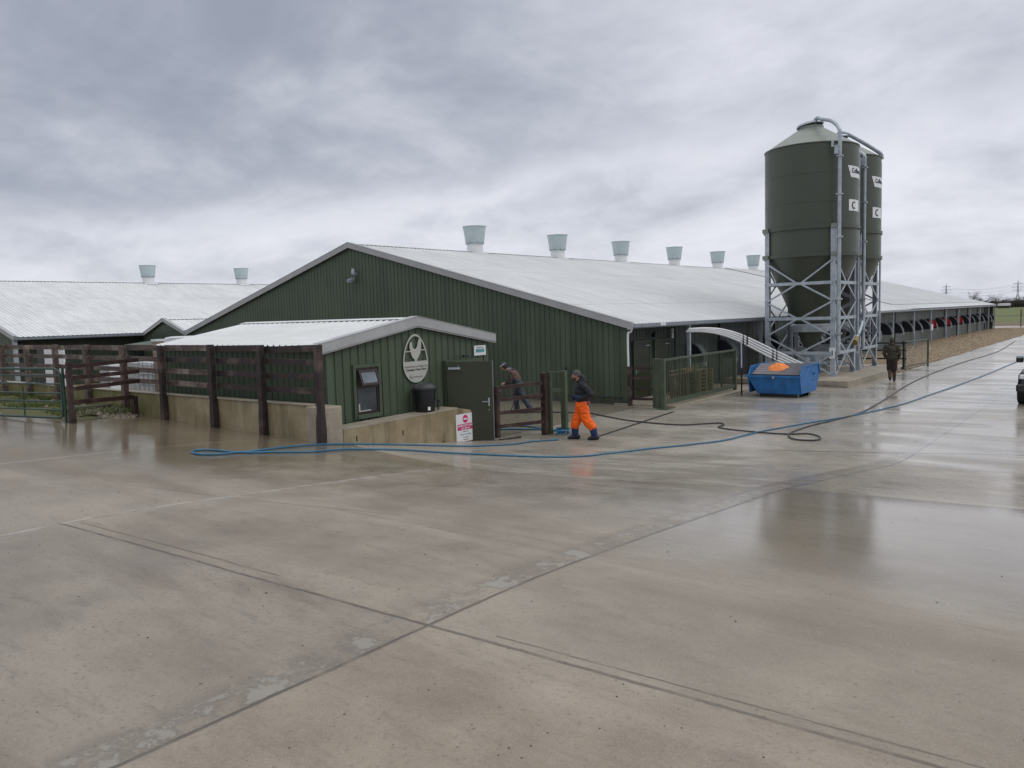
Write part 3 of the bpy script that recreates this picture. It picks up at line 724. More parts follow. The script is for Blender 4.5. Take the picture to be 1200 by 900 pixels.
# open top light
f = MB(); o1 = V((CX+.035, 0, wz1-.05)); o2 = V((CX+.16, 0, zm+.03))
def slp(t): return o1.lerp(o2, t)
for (ya, yb, ta, tb) in ((wy0+.06,wy0+.12,0,1),(wy1-.12,wy1-.06,0,1),(wy0+.12,wy1-.12,0,.14),(wy0+.12,wy1-.12,.86,1)):
    p, q = slp(ta), slp(tb); f.add([(p.x,ya,p.z),(p.x,yb,p.z),(q.x,yb,q.z),(q.x,ya,q.z),(p.x+.03,ya,p.z),(p.x+.03,yb,p.z),(q.x+.03,yb,q.z),(q.x+.03,ya,q.z)], [(0,1,2,3),(4,5,6,7),(0,1,5,4),(1,2,6,5),(2,3,7,6),(3,0,4,7)])
tl = f.build('top_light', M['brown'], win)
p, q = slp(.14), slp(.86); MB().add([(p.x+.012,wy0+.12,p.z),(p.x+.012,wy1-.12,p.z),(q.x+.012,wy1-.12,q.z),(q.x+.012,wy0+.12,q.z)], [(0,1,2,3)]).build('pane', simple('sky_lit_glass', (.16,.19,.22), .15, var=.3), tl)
MB().box(CX+.011, CX+.016, wy0+.07, wy0+.11, wz0+.06, wz0+.24).box(CX+.011, CX+.016, wy0+.11, wy0+.42, wz0+.06, wz0+.085).build('sill_clutter', M['sign'], win)
# doorway and open door
MB().box(CX-.04, CX+.012, 14.45, 15.5, 0, 1.94).build('doorway', M['black'], cab)  # opaque black slab, the dark of the opening put in as colour
MB().box(CX+.013, CX+.10, 14.36, 14.44, 0, 1.95).box(CX+.013, CX+.10, 15.5, 15.58, 0, 1.95).box(CX+.013, CX+.14, 14.36, 15.58, 1.95, 2.06).build('door_frame', M['clad'], cab)
hp = V((-13.68, 14.37, 0)); fp = V((-12.735, 15.03, 0)); dd = (fp-hp).normalized(); nn = V((dd.y, -dd.x, 0))
def dpt(s, o, z): return hp+dd*s+nn*o+V((0,0,z))
def dbox(b, s0, s1, o0, o1, z0, z1):
    vs = [dpt(s,o,z) for z in (z0,z1) for s, o in ((s0,o0),(s1,o0),(s1,o1),(s0,o1))]
    return b.add(vs, [(0,3,2,1),(4,5,6,7),(0,1,5,4),(1,2,6,5),(2,3,7,6),(3,0,4,7)])
DL = (fp-hp).length
door = dbox(MB(), 0, DL, -.045, 0, .05, 2.04).build('door', M['door_green'], cab, bevel=.004)
dbox(MB(), DL-.012, DL+.012, -.05, .006, .05, 2.045).build('door_edge', M['trim_dark'], door)
b = dbox(MB(), DL-.13, DL-.09, .002, .012, .92, 1.12); b.bar(dpt(DL-.11,.045,1.03), dpt(DL-.27,.045,1.03), .022); b.bar(dpt(DL-.11,.0,1.03), dpt(DL-.11,.05,1.03), .02); dbox(b, DL-.12, DL-.10, .002, .012, .80, .83)
b.build('handle', M['galv'], door)
b = dbox(MB(), .05, .35, .002, .05, 1.85, 1.90); b.bar(dpt(.3,.03,1.93), V((CX+.12,14.9,2.0)), .02); b.build('door_closer', M['galv'], door)
MB().box(CX+.1, CX+.16, 15.0, 15.2, 2.12, 2.17).build('door_bracket', M['black'], cab)

# text helper: mesh lettering on a plane facing +X
def text(name, s, size, y, z, x, mat, parent, align='CENTER', facing='X', bold=False, squash=1.0, shear=0):
    cu = bpy.data.curves.new(name, 'FONT'); cu.body = s; cu.size = size; cu.align_x = align; cu.extrude = .001; cu.shear = shear
    if bold: cu.offset = size*.025
    o = bpy.data.objects.new(name, cu); COL.objects.link(o); bpy.context.view_layer.update()
    me = bpy.data.meshes.new_from_object(o.evaluated_get(bpy.context.evaluated_depsgraph_get())); bpy.data.objects.remove(o)
    vs = []
    for v in me.vertices:
        if callable(facing): v.co = facing(v.co.x*squash, v.co.y, v.co.z)
        else: v.co = V((x+v.co.z, y+v.co.x*squash, z+v.co.y))
    me.materials.clear(); me.materials.append(mat)
    q = bpy.data.objects.new(name, me); COL.objects.link(q); q.parent = parent; q.matrix_parent_inverse = parent_inv(parent); return q
# egg sign
ex = CX+.03; eyc = 13.40
eg = thing('egg_sign', 'pale egg shaped farm sign with a cut out hen on the cabin wall', 'sign', (ex, eyc, 1.6))
def egg(t, k=1.):
    # t angle; z from 1.60 to 2.79
    zc = 2.075; s = math.sin(t); c = math.cos(t)
    z = zc + (.70 if s > 0 else .47)*s; wy = .415*c*(1-.10*max(0, s))
    return eyc+wy*k, zc+(z-zc)*k
n = 48; ring = [egg(2*PI*i/n) for i in range(n)]; rin = [egg(2*PI*i/n, .925) for i in range(n)]
b = MB()
for i in range(n):
    j = (i+1) % n; a, c, d, e = ring[i], ring[j], rin[j], rin[i]
    b.prism([(ex, a[0], a[1]), (ex, c[0], c[1]), (ex, d[0], d[1]), (ex, e[0], e[1])], (.012,0,0))
low = [p for p in ring if p[1] <= 2.12]; low.sort(key=lambda p: math.atan2(p[1]-2.125, p[0]-eyc))
zf = 2.12; L_ = [(ex+.001, p[0], p[1]) for p in [egg(PI+PI*i/24) for i in range(25)]]
L_ = [(ex+.001, eyc-.395, zf)] + L_ + [(ex+.001, eyc+.395, zf)]
b.prism(L_, (.010,0,0)); b.build('egg_plate', M['sign'], eg)
hen = [(-.20,.38),(-.17,.47),(-.13,.49),(-.10,.44),(-.10,.36),(-.04,.30),(.02,.31),(.07,.36),(.10,.46),(.13,.54),(.17,.60),(.20,.57),(.21,.45),(.20,.30),(.16,.18),(.09,.09),(.05,.05),(.05,.02),(.0,.0),(-.04,.02),(-.03,.05),(-.09,.08),(-.14,.16),(-.17,.26)]
b = MB(); b.prism([(ex+.002, eyc+p*.95, 2.115+q*.98) for p, q in hen], (.010,0,0)); b.box(ex+.001, ex+.009, eyc-.36, eyc-.16, 2.35, 2.375); b.box(ex+.001, ex+.009, eyc+.17, eyc+.37, 2.37, 2.395)
b.build('hen', M['sign'], eg)
text('lettering', 'Howard Farrow Poultry Ltd', .066, eyc, 1.975, ex+.013, M['ink'], eg)
text('lettering', 'Cleveland View Farm', .078, eyc, 1.895, ex+.013, M['ink'], eg, bold=True)
b = MB(); b.tube([(ex+.014, eyc-.22+.44*i/20, 1.745+.012*math.sin(i*2.1)+(.04 if i == 1 else 0)-(.035 if i == 2 else 0)) for i in range(21)], .005, 5); b.build('lettering', M['ink'], eg)
# small plaque on the right
pl = thing('plaque', 'small white plaque with a teal band above the open door', 'sign', (ex, 15.75, 2.1))
MB().box(ex, ex+.02, 15.52, 15.98, 2.13, 2.39).build('plate', M['white'], pl)
MB().box(ex+.021, ex+.024, 15.58, 15.92, 2.21, 2.30).build('print', M['teal'], pl)
text('lettering', 'RECEPTION', .05, 15.75, 2.32, ex+.022, M['ink'], pl)

# ================= CONCRETE WALLS
WF = -13.2
rw = thing('retaining_wall', 'low tan concrete wall in front of the cabin with the notice on it', 'wall', (WF-.3, 12.6, 0))
b = MB(); b.prism([(WF-.55,10.66,-.1),(WF,10.66,-.1),(WF,10.66,.86),(WF-.55,10.66,.86)], (0,3.55,.0)); 
b = MB()
pts = [(10.66,.862),(14.2,.93),(14.82,.80)]
b.prism([(WF,10.66,-.1)]+[(WF,y,z) for y,z in pts]+[(WF,14.82,-.1)], (-.50,0,0)); b.build('wall_body', M['wall'], rw, bevel=.012)
b = MB(); b.prism([(WF+.006,10.66,.835),(WF+.006,14.2,.903),(WF+.006,14.2,.94),(WF+.006,10.66,.872)], (-.515,0,0)); b.build('coping', M['conc'], rw)
b = MB()
for y, z in ((12.35,.62),(13.65,.2),(11.0,.68)): b.box(WF+.001, WF+.012, y, y+.02, z-.12, z)
b.build('stain', M['brown'], rw)
bw = thing('block_wall', 'long tan concrete wall carrying the tall timber fence', 'wall', (-20, 10.3, .6))
b = MB(); b.box(-36, -13.78, 10.22, 10.42, -.1, 1.38); b.build('wall_body', M['wall'], bw, bevel=.012)
MB().box(-13.775, WF+.0, 10.15, 10.655, -.1, 1.365).build('end_pier', M['conc'], bw, bevel=.015)
MB().box(-36, -13.79, 10.19, 10.44, 1.382, 1.402).build('coping', M['conc'], bw)
# notice
nt = thing('notice_sign', 'white and pink keep out notice fixed to the end of the low wall', 'sign', (WF, 14.5, .1))
x = WF+.012; ny0, ny1, nz0, nz1 = 14.13, 14.80, .07, .76
MB().box(WF+.002, x, ny0, ny1, nz0, nz1).build('board', M['white'], nt)
yc = (ny0+ny1)/2; 
b = MB(); b.prism([(x, yc+.10*math.cos(t*PI/12), nz1-.13+.10*math.sin(t*PI/12)) for t in range(24)], (.003,0,0)); b.build('roundel', M['pink'], nt)
MB().box(x+.004, x+.007, yc-.075, yc+.075, nz1-.15, nz1-.11).build('roundel_bar', M['white'], nt)
MB().box(x, x+.003, yc-.29, yc+.29, nz1-.40, nz1-.25).build('banner', M['pink'], nt)
text('lettering', 'BIOSECURITY AREA', .062, yc, nz1-.315, x+.005, M['white'], nt, bold=True)
text('lettering', 'NO ENTRY', .062, yc, nz1-.385, x+.005, M['white'], nt, bold=True)
text('lettering', 'Please call', .045, yc, nz1-.455, x+.002, M['ink'], nt)
text('lettering', 'before entering', .07, yc, nz1-.53, x+.002, M['teal'], nt, squash=.9)
text('lettering', 'No visitors', .045, yc, nz1-.595, x+.002, M['ink'], nt)
text('lettering', 'Thank you', .045, yc, nz1-.655, x+.002, M['ink'], nt)
# water butt
wb = thing('water_butt', 'black plastic water butt with domed lid standing on the low wall', 'water butt', (-13.47, 13.38, .935))
z = .915
MB().lathe([(0,0),(.215,0),(.225,.02),(.262,.52),(.275,.53),(.275,.56),(.255,.57)], 28, (-13.47,13.38,z)).build('barrel', M['black'], wb, smooth=40)
MB().lathe([(.285,.545),(.30,.55),(.30,.59),(.27,.605),(.22,.66),(.10,.70),(0,.705)], 28, (-13.47,13.38,z)).build('lid', simple('dark_grey_lid', (.035,.037,.042), .4), wb, smooth=40)
b = MB(); b.tube([(-13.40,13.60,z+.2),(-13.36,13.70,z+.2),(-13.36,13.70,z+.02)], .022, 8); b.box(-13.38,-13.34,13.68,13.76,z+.18,z+.26); b.build('tap', M['black'], wb)
MB().box(-13.232,-13.222,13.22,13.30,z+.06,z+.14).build('sticker', M['white'], wb)

# ================= TIMBER FENCE on the block wall
fy = 10.14
fe = thing('timber_fence', 'tall dark timber post and rail fence standing against the long concrete wall', 'fence', (-20, fy, .6))
def wavy_post(b, x, y, z0, z1, w):
    n = 9; rings = []
    for i in range(n+1):
        t = i/n; k = w/2*(1+.12*mnoise.noise(V((x*3, i*.9, 1)))+(.16 if t < .25 else 0)); dx = .03*mnoise.noise(V((x, i*.5, 4)))
        z = lerp(z0, z1, t); rings += [(x-k+dx, y-k*.8, z), (x+k+dx, y-k*.8, z), (x+k+dx, y+k*.8, z), (x-k+dx, y+k*.8, z)]
    fs = [(0,3,2,1), (4*n,4*n+1,4*n+2,4*n+3)]
    for i in range(n):
        for k in range(4): fs.append((4*i+k, 4*i+(k+1) % 4, 4*i+4+(k+1) % 4, 4*i+4+k))
    b.add(rings, fs)
PX = [-13.25, -15.29, -17.3, -19.65, -21.7, -23.96, -26.06, -28.26, -30.4, -32.6]
ptop = 2.66
for i, x in enumerate(PX):
    b = MB(); wavy_post(b, x, fy, hgt(x, fy)-.03, ptop+random.uniform(-.02,.02), .145 if i < 4 else .16); b.build('post', M['wood'] if i < 4 else M['wood_old'], fe)
for i in range(len(PX)-1):
    a, c = PX[i], PX[i+1]; m_ = M['wood'] if i < 2 else M['wood_old']
    for k, z in enumerate((2.58, 2.29, 1.99, 1.69)):
        j = random.uniform(-.02,.02); b = MB(); b.bar((a-.05, fy+.12, z+j), (c+.05, fy+.12, z-j+random.uniform(-.015,.015)), .04, .125 if k else .14); b.build('rail', M['wood'] if (i+k) % 3 == 0 and i < 3 else m_, fe)
# pale gate post with white cap
pp = thing('gate_post', 'pale tan timber post with a white cap behind the fence', 'post', (-21.4, 11.0, 0))
MB().box(-21.55,-21.3,10.9,11.12,0,2.72).build('shaft', M['wood_pale'], pp, bevel=.01)
MB().box(-21.57,-21.28,10.88,11.14,2.72,2.78).build('cap', M['white'], pp)
# short timber rails beside the gate
sf = thing('timber_rails', 'reddish brown timber rails running from the gate post to the tall fence', 'fence', (-20.0, 8.0, .85))
A = V((-19.92, 8.02, 0)); Bp = V((-20.62, 10.05, 0)); Sp = V((-20.95, 9.95, 0))
za = hgt(A.x, A.y)
b = MB(); wavy_post(b, A.x, A.y, za-.05, 2.36, .125); b.build('post', M['wood_red'], sf)
for k, (z0, z1) in enumerate(((2.25,2.28),(1.98,1.98),(1.72,1.73))):
    MB().bar((A.x+.05, A.y-.02, z0), (Bp.x+.05, Bp.y-.05, z1), .04, .10).build('rail', M['wood_red'], sf)
MB().bar((A.x+.05, A.y-.02, 1.40), (Sp.x+.1, Sp.y, 1.30), .04, .11).build('rail', M['wood_red'], sf)
MB().box(Sp.x-.01, Sp.x+.13, Sp.y-.02, Sp.y+.1, hgt(Sp.x,Sp.y)-.05, 1.32).build('post', M['wood_red'], sf)
# plank on stones
b = MB(); b.bar((-21.6, 8.75, 1.10), (-22.3, 10.0, 1.02), .16, .05); tag(b.build('plank', simple('mossy_plank', (.10,.11,.08), .7)), 'mossy plank lying on the stone heap behind the timber rails', 'plank')
# green field gate
mg = thing('field_gate', 'dark green tubular metal field gate at the left edge', 'gate', (-20.1, 8.0, .9))
gA = V((-20.12, 7.96, 0)); gd = (V((-23.75, 7.05, 0))-gA).normalized()
gz0, gz1 = 1.02, 2.20; GL = 4.6
def gp(s, z): return (gA.x+gd.x*s, gA.y+gd.y*s, z)
b = MB(); path = [gp(0.08,gz0+.12), gp(.1,gz0+.05), gp(.2,gz0), gp(GL-.2,gz0), gp(GL-.1,gz0+.05), gp(GL,gz0+.12), gp(GL,gz1-.12), gp(GL-.1,gz1-.03), gp(GL-.2,gz1), gp(.3,gz1), gp(.15,gz1-.05), gp(.08,gz1-.15), gp(.08,gz0+.12)]
b.tube(path, .028, 8); b.build('gate_frame', M['gate'], mg, smooth=True)
for k in range(1, 6):
    z = lerp(gz0, gz1, [0,.16,.33,.50,.69,.86][k]) ; b = MB(); b.tube([gp(.08, z), gp(GL, z)], .020, 8); b.build('bar', M['gate'], mg, smooth=True)
b = MB(); b.tube([gp(1.5, gz0), gp(1.5, gz0+.75)], .018, 8); b.build('upright', M['gate'], mg, smooth=True)
b = MB(); b.tube([gp(3.1, gz0), gp(3.1, gz1)], .018, 8); b.build('upright', M['gate'], mg, smooth=True)
b = MB(); b.tube([gp(0,.9),gp(0,2.22)], .032, 10); b.build('hinge_post', M['gate'], mg, smooth=True)

# white tote tank and cabinets behind the wall
tk = thing('tote_tank', 'white plastic tote tank in a metal cage behind the low wall', 'tank', (-26.2, 13.5, 0))
MB().box(-26.7,-25.75,13.0,14.1,.82,1.92).build('tank', simple('milky_plastic', (.55,.56,.55), .4), tk, bevel=.05)
b = MB()
for zz in (.85,1.2,1.55,1.92): b.tube([(-26.73,12.97,zz),(-25.72,12.97,zz),(-25.72,14.13,zz),(-26.73,14.13,zz),(-26.73,12.97,zz)], .016, 6)
for k in range(4):
    b.tube([(-26.7+.31*k,12.97,.82),(-26.7+.31*k,12.97,1.92)], .013, 6); b.tube([(-25.72,13+.36*k,.82),(-25.72,13+.36*k,1.92)], .013, 6)
b.build('cage', M['galv_d'], tk)
MB().box(-26.8,-25.65,12.95,14.15,0,.81).build('stand', M['conc'], tk)
cbx = thing('storage_box', 'plain grey storage cabinet left of the white tote tank', 'cabinet', (-27.5, 13.4, 0))
MB().box(-27.95,-26.95,13.2,14.0,0,1.9).build('body', M['trim'], cbx, bevel=.02)
MB().box(-27.9,-27.47,13.18,13.2,.2,1.8).box(-27.43,-27.0,13.18,13.2,.2,1.8).build('door', simple('grey_white_door', (.42,.43,.43), .5), cbx)
cb2 = thing('storage_box', 'narrow white cabinet standing far behind the timber rails', 'cabinet', (-32.2, 14.5, 0))
MB().box(-32.65,-31.77,14.3,14.8,0,1.7).build('body', M['white'], cb2, bevel=.02)
MB().box(-32.6,-31.8,14.28,14.3,.1,.9).box(-32.6,-31.8,14.28,14.3,.95,1.65).build('door', M['trim'], cb2)
# white van behind cabin
vn = thing('van', 'white van roof showing just above the cabin roof on the left', 'van', (-31, 18.6, 0))
prof_v = [(-34.9,.45),(-34.95,1.0),(-34.5,1.3),(-34.25,2.1),(-34.05,2.45),(-33.7,2.62),(-33.2,2.67),(-28.6,2.68),(-28.45,2.6),(-28.4,.45)]
MB().prism([(x,17.6,z) for x,z in prof_v], (0,1.9,0)).build('body', M['white'], vn, bevel=.06)
MB().prism([(-34.3,17.59,1.4),(-34.15,17.59,1.75),(-33.4,17.59,1.8),(-33.4,17.59,1.4)], (0,1.92,0)).build('side_window', M['glass'], vn)
for x in (-33.9,-29.4):
    for y in (17.58, 19.3):
        b = MB(); b.tube([(x,y,.35),(x,y+.22,.35)], .34, 20); b.build('wheel', M['tyre'], vn)

# ================= TIMBER GATE by the cabin door, green posts
tg = thing('timber_gate', 'brown four rail timber gate between the open door and the green posts', 'gate', (-12.5, 15.9, 0))
ga = V((-12.70, 15.05, 0)); gb2 = V((-12.32, 16.62, 0))
MB().box(ga.x-.05, ga.x+.05, ga.y+.02, ga.y+.12, .10, 1.40).build('stile', M['wood_red'], tg)
MB().box(gb2.x-.07, gb2.x+.07, gb2.y-.08, gb2.y+.06, 0, 1.63).build('post', M['wood_red'], tg)
for z0, z1 in ((1.35,1.38),(1.05,1.05),(.72,.70),(.38,.36)): MB().bar((ga.x+.02, ga.y+.12, z0), (gb2.x-.0, gb2.y-.08, z1), .045, .09).build('rail', M['wood_red'], tg)
gp2 = thing('metal_frame', 'green steel double post frame behind the man in orange trousers', 'frame', (-12.2, 16.85, 0))
MB().box(-12.32,-12.20,16.72,16.80,0,1.66).build('post', M['rail_green'], gp2)
MB().box(-12.08,-11.93,17.0,17.12,0,1.66).build('post', M['rail_green'], gp2)
b = MB(); b.bar((-12.26,16.76,1.64),(-12.0,17.06,1.64), .05, .03); b.bar((-12.26,16.76,1.16),(-12.0,17.06,1.16), .03, .09); b.build('cross_bar', M['rail_green'], gp2)

# brown gate at the shed corner
bg = thing('timber_gate', 'dark brown four rail gate at the corner of the big shed', 'gate', (-13.4, 23.9, 0))
MB().box(-13.70,-13.58,23.18,23.30,0,1.32).build('post', M['wood'], bg)
for z in (1.26,.92,.56,.22): MB().bar((-13.60,23.32,z),(-12.75,23.5,z), .045, .08).build('rail', M['wood'], bg)
# green vertical bar screen
gs_ = thing('bar_screen', 'long green steel railing with upright bars beside the shed doors', 'railing', (-12.3, 25.8, 0))
sa = V((-12.12,22.75,0)); sb = V((-12.42,29.1,0))
def sp_(t, z, o=0): p = sa.lerp(sb, t); return (p.x+o, p.y, z)
for t in (0, .995): 
    p = sa.lerp(sb, t); MB().box(p.x-.06, p.x+.06, p.y-.06, p.y+.06, 0, 1.62).build('post', M['rail_green'], gs_)
MB().box(-12.42,-12.28,22.78,22.94,0,1.62).box(-12.62,-12.48,22.95,23.12,0,1.62).build('post', M['rail_green'], gs_)
MB().bar(sp_(0,1.58), sp_(1,1.58), .07, .07).build('top_rail', M['rail_green'], gs_)
MB().bar(sp_(0,.20), sp_(1,.20), .06, .14).build('bottom_rail', M['rail_green'], gs_)
N_ = 46
for k in range(1, N_):
    t = k/N_; MB().bar(sp_(t,.26), sp_(t,1.55), .022 if k % 9 else .05, .022).build('bar', M['rail_green'], gs_)
MB().box(sa.x-.16, sa.x+.22, sa.y-.12, sa.y+.14, 0, .03).build('foot_plate', M['rail_green'], gs_)
# step kerb in front of veranda
b = MB(); b.box(-14.3,-12.0,23.3,31.2,.004,.045); kb = b.build('veranda_slab', M['conc']); struct(kb)
# pallets behind the screen
def pallet(name, x, y, z, label):
    t = thing('pallet', label, 'pallet', (x, y, z), 'wooden pallets stacked behind the green railing')
    b = MB()
    for k in range(6): b.box(x-.5, x+.5, y-.58+.2*k, y-.46+.2*k, z+.11, z+.13)
    b.build('top_boards', M['pallet'], t)
    b = MB()
    for i in range(3):
        for k in range(3): b.box(x-.5+.42*i, x-.36+.42*i, y-.58+.52*k, y-.44+.52*k, z+.02, z+.108)
    b.build('blocks', M['pallet'], t)
    b = MB()
    for i in range(3): b.box(x-.5+.42*i, x-.36+.42*i, y-.58, y+.6, z, z+.018)
    b.build('base_boards', M['pallet'], t)
ords = ['bottom','second','third','fourth','fifth','sixth','topmost']
for k in range(7): pallet('pallet', -13.1, 27.0, .05+.133*k, '%s wooden pallet of the stack seen through the green railing' % ords[k])
lb = thing('timber_ladder', 'pale timber rack leaning behind the left half of the green railing', 'rack', (-13.1, 25.2, .05))
b = MB()
for z in (.95, 1.08): b.bar((-12.75,24.4,z),(-12.85,26.9,z+.03), .05, .04)
b.build('rail', M['pallet'], lb)
b = MB()
for k in range(6): b.bar((-12.8,24.6+.22*k,.05),(-12.8,24.6+.22*k,.96), .05)
b.build('upright', M['wood_old'], lb)

# ================= SKIP
sk = thing('skip', 'blue covered builders skip in front of the silos', 'skip', (-10.3, 28.3, 0))
x0, x1 = -11.12, -9.38; y0, y1 = 27.42, 29.4
# profile in the YZ plane? skip length runs along X on the picture; ends slope
zb, zr = .12, .98
fl = [(x0-.0,y0),(x1,y0)]
b = MB(); midz = .74
bot = [(x0+.20,y0+.10),(x1-.02,y0+.10),(x1-.02,y1-.38),(x0+.20,y1-.38)]
mid = [(x0-.12,y0-.04),(x1-.0,y0-.04),(x1-.0,y1+.0),(x0-.12,y1+.0)]
b.add([(x,y,.12) for x,y in bot]+[(x,y,midz) for x,y in mid], [(0,3,2,1)]+[(i,(i+1)%4,4+(i+1)%4,4+i) for i in range(4)])
b.build('body', M['blue'], sk, bevel=.008)
MB().box(x0-.08,x1,y1-.06,y1-.02,midz,1.04).build('back_panel', M['blue'], sk)
b = MB(); b.bar((x0-.18,y0-.06,midz),(x1+.0,y0-.06,midz), .05, .07)
b.build('rim', M['blue'], sk)
for x in (x0-.10, x1-.0):     # raised end plates
    b = MB(); b.prism([(x,y0-.05,midz-.02),(x,y0+.20,1.10),(x,y1-.16,1.13),(x,y1+.05,midz),(x,y1-.34,.14),(x,y0+.10,.14)], (.035,0,0)); b.build('end_plate', M['blue'], sk, bevel=.008)
b = MB(); x = x1+.045; b.bar((x,y0+.20,1.09),(x,y1-.16,1.12), .05,.05); b.bar((x,y1-.16,1.12),(x,y1+.04,.74), .05,.05); b.bar((x,y0-.04,midz),(x,y0+.20,1.09), .04,.04); b.tube([(x1+.02,y0+1.3,.78),(x1+.11,y0+1.3,.78)], .035, 10); b.tube([(x1+.02,y0+1.25,.55),(x1+.07,y0+1.25,.55)], .02, 8)
b.build('end_frame', M['blue'], sk)
b = MB(); b.tube([(x0+.85,y0-.12,midz-.03),(x0+.85,y0-.02,midz-.03)], .04, 12); b.build('lug', M['trim'], sk)
lid = MB(); 
for k in range(5):
    ya = y0+.02+.19*k; yb = ya+.165; za = midz+.05+.062*k; zc = za+.058
    lid.add([(x0+.0,ya,za),(x1-.03,ya,za),(x1-.03,yb,zc),(x0+.0,yb,zc),(x0+.0,ya,za+.03),(x1-.03,ya,za+.03),(x1-.03,yb,zc+.03),(x0+.0,yb,zc+.03)], [(0,3,2,1),(4,5,6,7),(0,1,5,4),(1,2,6,5),(2,3,7,6),(3,0,4,7)])
lid.box(x0+.0, x1-.03, y0+.97, y1-.07, 1.06, 1.09); lid.box(x0+.01, x1-.04, y0+.03, y1-.08, midz-.02, midz+.02)
lid.build('lid', simple('wet_grey_lid', (.10,.095,.11), .35, var=.25), sk)
MB().box(x0+.28, x1-.12, y0+.12, y0+.32, 0, .12).box(x0+.28, x1-.12, y1-.7, y1-.5, 0, .12).build('skid', M['black'], sk)
# orange cloth heap
b = MB(); n = 26
for j in range(13):
    for i in range(n):
        a = 2*PI*i/n; t = j/12; r = .33*t*(1+.25*mnoise.noise(V((math.cos(a)*1.7, math.sin(a)*1.7, 2)))); zz = .19*math.cos(min(1,t)*PI/2)**.8*(1+.35*mnoise.noise(V((math.cos(a)*r*9, math.sin(a)*r*9, 5))))+.012
        b.v.append((-10.35+1.15*r*math.cos(a), 28.0+r*.9*math.sin(a), .955+zz+.30*r*.9*math.sin(a)+.03*mnoise.noise(V((math.cos(a)*r*14, math.sin(a)*r*14, 1)))))
for j in range(12):
    for i in range(n): b.f.append((j*n+i, j*n+(i+1) % n, (j+1)*n+(i+1) % n, (j+1)*n+i)); b.m.append(0)
tag(b.build('cloth', M['orange_cloth'], smooth=60), 'crumpled orange cloth heaped on the lid of the blue skip', 'cloth')

# white delivery tubes
dt = thing('delivery_pipes', 'bundle of white pipes running down from the shed eave past the skip to the silos', 'pipes', (-13.6, 28, 0))
def dpath(o, drop):
    return smooth_path([(-13.72+o, 27.6+o, 2.44-drop*.3), (-13.32+o, 28.3+o, 2.44-drop*.4), (-12.89+o, 28.9+o, 2.36-drop*.6), (-12.44+o, 29.7+o, 2.10-drop*.8), (-11.72+o, 30.9+o, 1.50-drop), (-10.88+o, 32.1+o, .83-drop*.8), (-10.6+o, 32.6+o, .55-drop*.3), (-10.8, 33.6, .48), (-11.0,34.6,.50)], 6)
for k, (o, d_) in enumerate(((.06,.0),(.04,.10),(.02,.20),(0,.30))):
    b = MB(); b.tube(dpath(o, d_), .041, 10); b.build('pipe', M['white'], dt, smooth=True)
b = MB()
for (x,y,z) in ((-12.36,29.8,2.12),(-11.64,31.0,1.46)): b.bar((x,y-.05,z-.38),(x,y-.05,z+.06),.04); b.bar((x+.1,y+.1,z-.38),(x+.1,y+.1,z+.06),.04)
b.build('clamp', M['black'], dt)
b = MB(); b.tube([(-11.62,27.8,0),(-11.62,27.8,1.0)], .03, 8); b.mi = 1; b.tube([(-11.62,27.8,1.0),(-11.65,27.85,2.0)], .028, 8); 
tag(b.build('support_pole', [M['wood_red'], M['galv']], smooth=True), 'thin upright prop pole left of the blue skip', 'pole')

